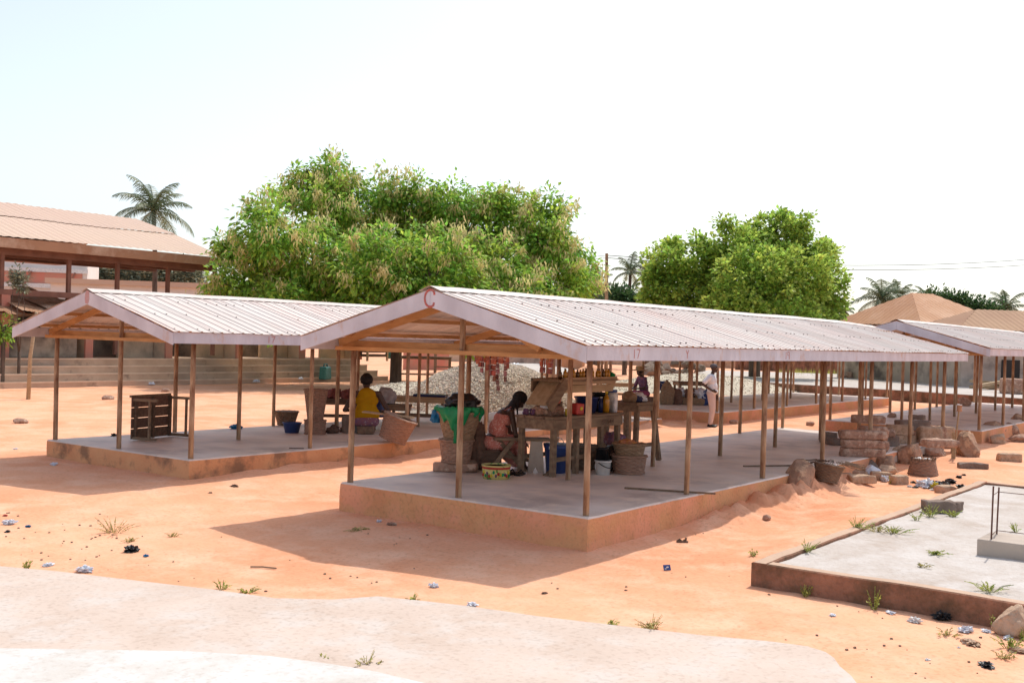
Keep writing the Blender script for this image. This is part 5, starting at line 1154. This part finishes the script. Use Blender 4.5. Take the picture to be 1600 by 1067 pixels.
# weeds
wd = [(178, 832, .22, .22, 'straw-coloured weed clump on the left sand', m_grass), (42, 888, .06, .1, 'small weed at the lower left paving edge', m_weed), (347, 921, .07, .10, 'green weed sprig on the paving edge left of centre', m_weed), (385, 926, .10, .05, 'low green weeds along the paving edge', m_weed), (645, 941, .05, .09, 'slim weed sprig where the paving edge turns', m_weed), (1018, 985, .13, .15, 'tall thin weed on the paving edge right of centre', m_grass), (955, 977, .06, .06, 'tiny weed left of the tall thin weed', m_weed),
 (572, 1043, .10, .13, 'weed at the edge of the whiter slab', m_grass), (507, 1034, .05, .06, 'small weed left on the whiter slab edge', m_weed), (1178, 868, .07, .09, 'yellow weed on the sand left of the foundation corner', m_weed), (1260, 861, .10, .14, 'yellow-green weed on the foundation edge near its corner', m_weed), (1339, 826, .16, .16, 'dense yellow-green weed on the kerb of the foundation', m_weed),
 (1395, 832, .20, .10, 'spreading low weed on the pale sand fill', m_weed), (1372, 830, .16, .09, 'thin sprawling weed right of the dense weed', m_grass), (1453, 806, .13, .18, 'green weed beside the dark grey block', m_weed), (1490, 806, .13, .1, 'weed right of the dark grey block', m_weed), (1432, 812, .1, .12, 'slim weed on the sand fill left of the grey block', m_weed), (1545, 922, .15, .09, 'bright low weed on the sand fill close to the kerb', m_weed), (1462, 865, .13, .03, 'flat dark green weed mat on the sand fill', m_weed), (1440, 884, .1, .03, 'flat olive weed mat on the sand fill', m_grass),
 (1258, 932, .09, .14, 'leafy green weed at the kerb foot, left', m_weed), (1366, 952, .10, .24, 'tall leafy weed leaning on the mossy kerb', m_weed), (1504, 968, .06, .15, 'upright weed behind the black plastic bag', m_weed), (1556, 985, .09, .17, 'green weed growing from the kerb foot by the pale ball', m_weed), (1480, 992, .1, .06, 'low weed tuft right of the black plastic bag', m_grass), (1578, 1012, .13, .12, 'bushy weed in front of the tan pointed rock', m_weed), (1596, 1000, .1, .15, 'weed at the right frame edge by the rock', m_weed), (1568, 1028, .09, .07, 'small weed at the lower right', m_grass),
 (1552, 850, .1, .12, 'weed at the foot of the column stub', m_weed), (1588, 822, .1, .12, 'weed inside the rebar cage', m_weed), (1392, 756, .12, .2, 'yellowish weed by the rubbish patch', m_weed), (1330, 735, .16, .2, 'yellow-green weed on the slab end by the broken basket', m_grass), (1426, 740, .08, .1, 'weed at the left foot of the upturned basket', m_weed), (270, 838, .08, .05, 'sparse yellow weed near the black rag', m_grass), (205, 846, .1, .05, 'sparse straw weed below the weed clump', m_grass), (560, 828, .15, .02, 'mossy flat weed in the nearest shed shadow', m_grass)]
for k, (u, v, r_, h_, lab, mm) in enumerate(wd):
    if u > 1225 and v < 925 and not (v < 760): p = gp(u, v, .215)
    else: p = g(u, v)
    if u == 1588: p = gp(u, 830, .21)
    weed(lab, p, r_ * .85, h_ * .85, 22 if r_ > .12 else 11, mm, k)
# rubble beyond
rnd = random.Random(31)
q = at(1040, 572, 58)
for k in range(26):
    p = at(1010 + rnd.uniform(0, 85), 570, rnd.uniform(60, 66)); s_ = rnd.uniform(.3, .6); rock('grey concrete chunk in the dump far behind the straw-hatted vendor', (p.x, p.y, .2 + rnd.uniform(0, .7)), (s_, s_ * .8, s_ * .7), k, m_blockg, .4, 'grey concrete chunks in the far dump', sub=2)
for k in range(30):
    p = at(1315 + rnd.uniform(0, 90), 570, rnd.uniform(60, 66)); s_ = rnd.uniform(.25, .5); block('reddish block in the far heap behind the grass strip', (p.x, p.y, .2 + .45 * (k % 3)), (s_ * 1.5, s_, s_), rnd.uniform(0, 3), m_block, 'reddish blocks heaped beyond the grass strip')
for k in range(10):
    p = at(1545 + rnd.uniform(0, 55), 575, rnd.uniform(48, 50)); tag(MB().bar((-1, 0, .1), (1, .2, .15), .2, .12).build('plank', m_woodl, loc=(p.x, p.y, .4 + rnd.uniform(0, .45)), rot=(0, rnd.uniform(-.1, .1), rnd.uniform(-1.2, 0))), 'weathered plank scattered over the reddish earth heap', 'plank', 'planks scattered over the earth heap')
# ------------------------------------------------------------------ people
def capsule(b, p, q, r0, r1, n=12):
    p, q = Vector(p), Vector(q); d = q - p; L = max(d.length, 1e-5); pts = []; rs = []
    dn = d / L
    for k in range(5): a = pi / 2 * k / 4; pts.append(p - dn * r0 * cos(a)); rs.append(max(1e-4, r0 * sin(a)))
    for k in range(5): a = pi / 2 * k / 4; pts.append(q + dn * r1 * sin(a)); rs.append(max(1e-4, r1 * cos(a)))
    b.tube(pts, rs, n)
def ell(b, c, r, rot=None, n=16):
    bm = bmesh.new(); bmesh.ops.create_icosphere(bm, subdivisions=3, radius=1); Mr = rot.to_matrix() if rot else Matrix.Identity(3)
    vs = [tuple(Mr @ Vector((v.co.x * r[0], v.co.y * r[1], v.co.z * r[2])) + Vector(c)) for v in bm.verts]; fs = [tuple(v.index for v in f.verts) for f in bm.faces]; bm.free(); b.add(vs, fs)
def fuse(b, name, m, parent, vox=.008, smooth=6, sub=None):
    o = b.build(name + '_src', m); r = o.modifiers.new('r', 'REMESH'); r.mode = 'VOXEL'; r.voxel_size = vox; r.use_smooth_shade = True
    s = o.modifiers.new('s', 'SMOOTH'); s.factor = .5; s.iterations = smooth
    dg = bpy.context.evaluated_depsgraph_get(); dg.update(); me = bpy.data.meshes.new_from_object(o.evaluated_get(dg)); me.name = name
    bpy.data.objects.remove(o); o2 = bpy.data.objects.new(name, me); COL.objects.link(o2); o2.parent = parent
    if not me.materials: me.materials.append(m)
    for pl in me.polygons: pl.use_smooth = True
    return o2
def hand(b, w, d, side, up, curl=.5, s=1.0):
    """w wrist, d pointing direction, side = thumb side, up = back of hand"""
    w, d, side, up = Vector(w), Vector(d).normalized(), Vector(side).normalized(), Vector(up).normalized()
    for k in (-1, 0, 1): capsule(b, w + side * .014 * k * s, w + d * .08 * s + side * .024 * k * s, .016 * s, .014 * s)
    for k, L in enumerate((.068, .078, .073, .058)):
        q = w + d * .085 * s + side * (.030 - .020 * k) * s; a1 = q + (d - up * curl * .6).normalized() * L * .45 * s; a2 = a1 + (d - up * curl * 1.6).normalized() * L * .33 * s; a3 = a2 + (d * .6 - up * curl * 2).normalized() * L * .25 * s
        capsule(b, q, a1, .0095 * s, .009 * s, 8); capsule(b, a1, a2, .009 * s, .008 * s, 8); capsule(b, a2, a3, .008 * s, .007 * s, 8)
    t0 = w + side * .025 * s + d * .02 * s; t1 = t0 + (side * .7 + d * .7).normalized() * .04 * s; capsule(b, t0, t1, .012 * s, .010 * s, 8); capsule(b, t1, t1 + (side * .2 + d * .9 - up * .3).normalized() * .03 * s, .010 * s, .008 * s, 8)
def head(b, c, fwd, up, s=1.0):
    """c = centre of skull; adds skull, jaw, nose, ears, brow, lips, neck root"""
    c, fwd, up = Vector(c), Vector(fwd).normalized(), Vector(up).normalized(); sd = up.cross(fwd)
    Mr = Matrix((fwd, sd, up)).transposed().to_euler()
    ell(b, c + up * .02 * s, (.096 * s, .075 * s, .098 * s), Mr); ell(b, c + fwd * .028 * s - up * .055 * s, (.062 * s, .055 * s, .062 * s), Mr)
    capsule(b, c + fwd * .088 * s + up * .005 * s, c + fwd * .105 * s - up * .030 * s, .010 * s, .017 * s, 8)
    ell(b, c + fwd * .085 * s - up * .058 * s, (.014 * s, .027 * s, .010 * s), Mr); ell(b, c + fwd * .085 * s + up * .022 * s, (.012 * s, .05 * s, .009 * s), Mr); ell(b, c + fwd * .07 * s - up * .1 * s, (.022 * s, .022 * s, .018 * s), Mr)
    for k in (-1, 1): ell(b, c + sd * .078 * k * s - up * .01 * s - fwd * .005 * s, (.02 * s, .010 * s, .032 * s), Mr)
    return sd
def eyes(t, c, fwd, up, s=1.0):
    c, fwd, up = Vector(c), Vector(fwd).normalized(), Vector(up).normalized(); sd = up.cross(fwd)
    for k in (-1, 1):
        b = MB(); ell(b, c + fwd * .078 * s + sd * .03 * k * s + up * .003 * s, (.011 * s,) * 3); b.build('eye', m_white, t, smooth=True)
        b = MB(); ell(b, c + fwd * .086 * s + sd * .03 * k * s + up * .003 * s, (.006 * s,) * 3); b.build('pupil', m_black, t, smooth=True)
def V(*a): return Vector(a)
# man in white: local +x = facing
q = g(1110, 667); az = YAW - pi / 2 - .42
t = thing('person', q, 'standing man in a white short-sleeved shirt and cream trousers, right hand on his hip', 'person', rz=az)
hs_ = .905
b = MB(); S_ = 1.0
hipL, hipR = V(0, .09, .93), V(0, -.09, .93); knL, knR = V(.03, .10, .50), V(.06, -.10, .50); anL, anR = V(-.02, .11, .08), V(.02, -.12, .08)
shL, shR = V(-.02, .185, 1.42), V(-.02, -.185, 1.42); elL, elR = V(-.06, .27, 1.13), V(-.17, -.33, 1.20); wrL, wrR = V(.08, .25, .90), V(.07, -.19, 1.03)
for h_, k_, a_ in ((hipL, knL, anL), (hipR, knR, anR)):
    capsule(b, h_, k_, .085, .058); capsule(b, k_, a_, .055, .040); capsule(b, a_ + V(-.03, 0, -.035), a_ + V(.13, 0, -.05), .036, .03)
ell(b, (0, 0, .98), (.12, .155, .13)); ell(b, (.02, 0, 1.13), (.125, .15, .16)); ell(b, (0, 0, 1.32), (.115, .17, .17)); capsule(b, shL, shR, .055, .055)
capsule(b, (-.01, 0, 1.42), (.03, 0, 1.54), .058, .052)
for s1, e1, w1 in ((shL, elL, wrL), (shR, elR, wrR)): capsule(b, s1, e1, .052, .040); capsule(b, e1, w1, .040, .027)
hand(b, wrR, V(.8, .5, -.25), V(.2, .3, .9), V(.1, -1, 0), .6); hand(b, wrL, V(.25, 0, -1), V(1, 0, .2), V(0, 1, 0), .4)
hc = V(.055, 0, 1.655); head(b, hc, V(1, 0, -.12), V(.12, 0, 1)); fuse(b, 'body', m_skin, t, .008); eyes(t, hc, V(1, 0, -.12), V(.12, 0, 1))
b = MB(); ell(b, (.02, 0, 1.12), (.150, .175, .20)); ell(b, (0, 0, 1.31), (.140, .195, .19)); capsule(b, shL, shR, .075, .075); ell(b, (.03, 0, 1.0), (.155, .185, .10))
for s1, e1 in ((shL, elL), (shR, elR)): capsule(b, s1, s1.lerp(e1, .72), .075, .070)
fuse(b, 'shirt', m_shirt, t, .011, 4)
b = MB(); b.tube([(0, 0, 1.45), (.005, 0, 1.49)], [.085, .07], 16); b.build('collar', m_shirt, t, smooth=True)
b = MB(); ell(b, (0, 0, .95), (.135, .17, .12))
for h_, k_, a_ in ((hipL, knL, anL), (hipR, knR, anR)): capsule(b, h_, k_, .105, .080); capsule(b, k_, a_ + V(0, 0, .04), .078, .062)
fuse(b, 'trousers', m_trous, t, .011, 3)
for a_ in (anL, anR): b = MB(); ell(b, a_ + V(.05, 0, -.045), (.145, .05, .038)); ell(b, a_ + V(-.02, 0, -.02), (.06, .045, .05)); fuse(b, 'shoe', m_black, t, .007)
b = MB(); ell(b, hc + V(-.01, 0, .055), (.108, .088, .075)); fuse(b, 'cap', P('grey_cap', (.13, .12, .13), rough=.9), t, .007); 
b = MB(); b.lathe([(.001, 0), (.095, 0), (.10, .008), (.001, .012)], 20); o = b.build('cap_brim', MATS['grey_cap'], t, loc=hc + V(.085, 0, .045), rot=(0, .15, 0)); o.scale = (.95, .75, 1)
t.scale = (hs_,) * 3
# seated figures: shared builder (local +x facing, z=0 floor)
def seated(name_lab, loc, az, seat, lean, headdir, top_m, low_m, hairf, arms, skin=m_skin, s=1.0, headlean=0.0, knees=.38, dress=False, strapm=m_red, vest=False, sleeves=False, spread=.13, feet=None):
    t = thing('person', loc, name_lab, 'person', rz=az); b = MB(); hip = V(0, 0, seat + .10); up = V(sin(lean), 0, cos(lean)); chest = hip + up * .33; neck = hip + up * .50
    shl, shr = neck + V(0, .165, -.045), neck + V(0, -.165, -.045); kl, kr = V(knees, spread, seat + .09), V(knees, -spread, seat + .09); fd = feet or .05
    al, ar = V(knees + fd, spread + .02, .08), V(knees + fd, -spread - .02, .08)
    ell(b, hip, (.13, .16, .12)); ell(b, hip + up * .18, (.11, .13, .14)); ell(b, chest, (.11, .155, .15)); capsule(b, shl, shr, .05, .05)
    for h_, k_, a_ in ((hip + V(.02, .08, -.02), kl, al), (hip + V(.02, -.08, -.02), kr, ar)):
        capsule(b, h_, k_, .085, .055); capsule(b, k_, a_, .052, .036); capsule(b, a_ + V(-.03, 0, -.04), a_ + V(.12, 0, -.052), .034, .026)
    hu = V(sin(lean + headlean), 0, cos(lean + headlean)); hc = neck + hu * .165 + V(.03, 0, 0); capsule(b, neck - up * .03, hc - hu * .08, .05, .045)
    for (e_, w_, hd), sh_ in zip(arms, (shl, shr)):
        e_, w_ = V(*e_), V(*w_); capsule(b, sh_, e_, .045, .036); capsule(b, e_, w_, .036, .025); hand(b, w_, V(*hd), V(0, -1 if sh_.y > 0 else 1, .2), V(0, 0, 1), .6)
    head(b, hc, headdir, hu); fuse(b, 'body', skin, t, .008); eyes(t, hc, V(*headdir), hu)
    b = MB(); ell(b, hip + up * .17, (.135, .155, .17)); ell(b, chest, (.130, .170, .165 if not dress else .12))
    if not dress: capsule(b, shl, shr, .065, .065)
    if vest: ell(b, chest + up * .08 + V(-.01, 0, 0), (.115, .135, .15)); ell(b, hip + up * .1, (.15, .19, .16))
    if sleeves:
        for (e_, w_, hd), sh_ in zip(arms, (shl, shr)): capsule(b, sh_, sh_.lerp(V(*e_), .7), .062, .058)
    fuse(b, 'dress' if dress else 'top', top_m, t, .010, 4)
    if dress:
        for yy in (-.075, .075): MB().tube([chest + up * .09 + V(.11, yy, 0), neck + V(.02, yy, .02), chest + up * .09 + V(-.11, yy * .9, 0)], .009, 6).build('strap', strapm, t)
    b = MB(); ell(b, hip + V(.0, 0, -.02), (.155, .185, .125))
    for k_, sg in ((kl, 1), (kr, -1)): capsule(b, hip + V(.02, .08 * sg, -.02), k_, .11, .085); capsule(b, k_, k_ + V(.02, 0, -seat * .55), .09, .085)
    capsule(b, V(knees * .4, 0, seat + .05), V(knees, 0, seat - .0), .11, .10); capsule(b, V(knees * .3, 0, seat - .02), V(knees * .9, 0, seat * .42), .08, .10)
    fuse(b, 'skirt', low_m, t, .012, 5)
    hairf(t, hc, hu, V(*headdir)); t.scale = (s, s, s); return t, hc, neck, up
def hair_long(t, hc, hu, fd):
    b = MB(); ell(b, hc + hu * .04 - fd.normalized() * .015, (.108, .09, .10)); rnd = random.Random(3)
    for k in range(26):
        a = rnd.uniform(-1.3, 1.3); p0 = hc + V(-.07 * cos(a), .085 * sin(a), .02); p1 = p0 + V(-.10 * cos(a), .035 * sin(a), -.14); p2 = p1 + V(.01, .01 * sin(a), -.17 * rnd.uniform(.7, 1.1)); capsule(b, p0, p1, .018, .015, 6); capsule(b, p1, p2, .015, .009, 6)
    fuse(b, 'hair', m_hair, t, .007, 2)
def hair_short(t, hc, hu, fd):
    b = MB(); ell(b, hc + hu * .035 - fd.normalized() * .02, (.108, .092, .105)); ell(b, hc + hu * .11 - fd.normalized() * .03, (.06, .055, .04)); fuse(b, 'hair', m_hair, t, .007, 2)
def hat_straw(t, hc, hu, fd):
    hair_short(t, hc, hu, fd); b = MB(); b.lathe([(.24, -.02), (.21, .005), (.11, .02), (.105, .10), (.08, .125), (.001, .13), (.001, .12), (.075, .115), (.098, .09), (.10, .015), (.2, -.003)], 28); b.build('straw_hat', m_straw, t, loc=hc + hu * .06, smooth=True)
# girl in pink bending over her lap, facing picture-right and slightly away
q = gp(786, 735, TZ)
pg = seated('seated girl in a pink printed sundress bending over her lap, long black hair', q + RXY * -.16 + FXY * .1, SX + .30, .30, .42, (.75, 0, -.65), m_pink, m_pink, hair_long,
    (((.30, .20, .50), (.42, .08, .40), (.8, -.3, -.4)), ((.26, -.22, .50), (.40, -.08, .40), (.8, .3, -.4))), s=1.05, headlean=.42, knees=.36, dress=True)
block('dark low stool under the seated girl in pink', q + RXY * -.19 + FXY * .1, (.32, .3, .30), SX, m_woodd, name='low_stool', cat='stool')
# woman in yellow seen from behind
q = gp(568, 680, TZ) + FXY * .35
seated('seated woman in a yellow top seen from behind, black hair, left shed', q, YAW + .25, .14, .12, (1, 0, -.2), m_yelc, m_wrap, hair_short,
    (((.04, .30, .40), (.30, .16, .38), (.7, -.6, 0)), ((.0, -.31, .38), (.28, -.14, .36), (.8, .5, 0))), s=1.1, headlean=.15, knees=.42, dress=True, strapm=m_yelc, vest=True)[0].scale = (1.15, 1.38, 1.12)
block('wooden stool under the woman in the yellow top', q, (.36, .32, .16), YAW, m_wood, name='low_stool', cat='stool')
# vendor in straw hat
q = gp(1008, 628, T2) + FXY * .15
seated('seated vendor in a straw hat and violet print with a magenta wrap, rear shed', q, SX + pi + .5, .16, .25, (1, 0, -.3), m_purp, m_mag, hat_straw,
    (((.2, .26, .42), (.40, .10, .40), (.8, -.4, 0)), ((.2, -.26, .42), (.42, -.10, .38), (.8, .4, 0))), s=1.0, headlean=.1, knees=.42, sleeves=True, feet=.2)
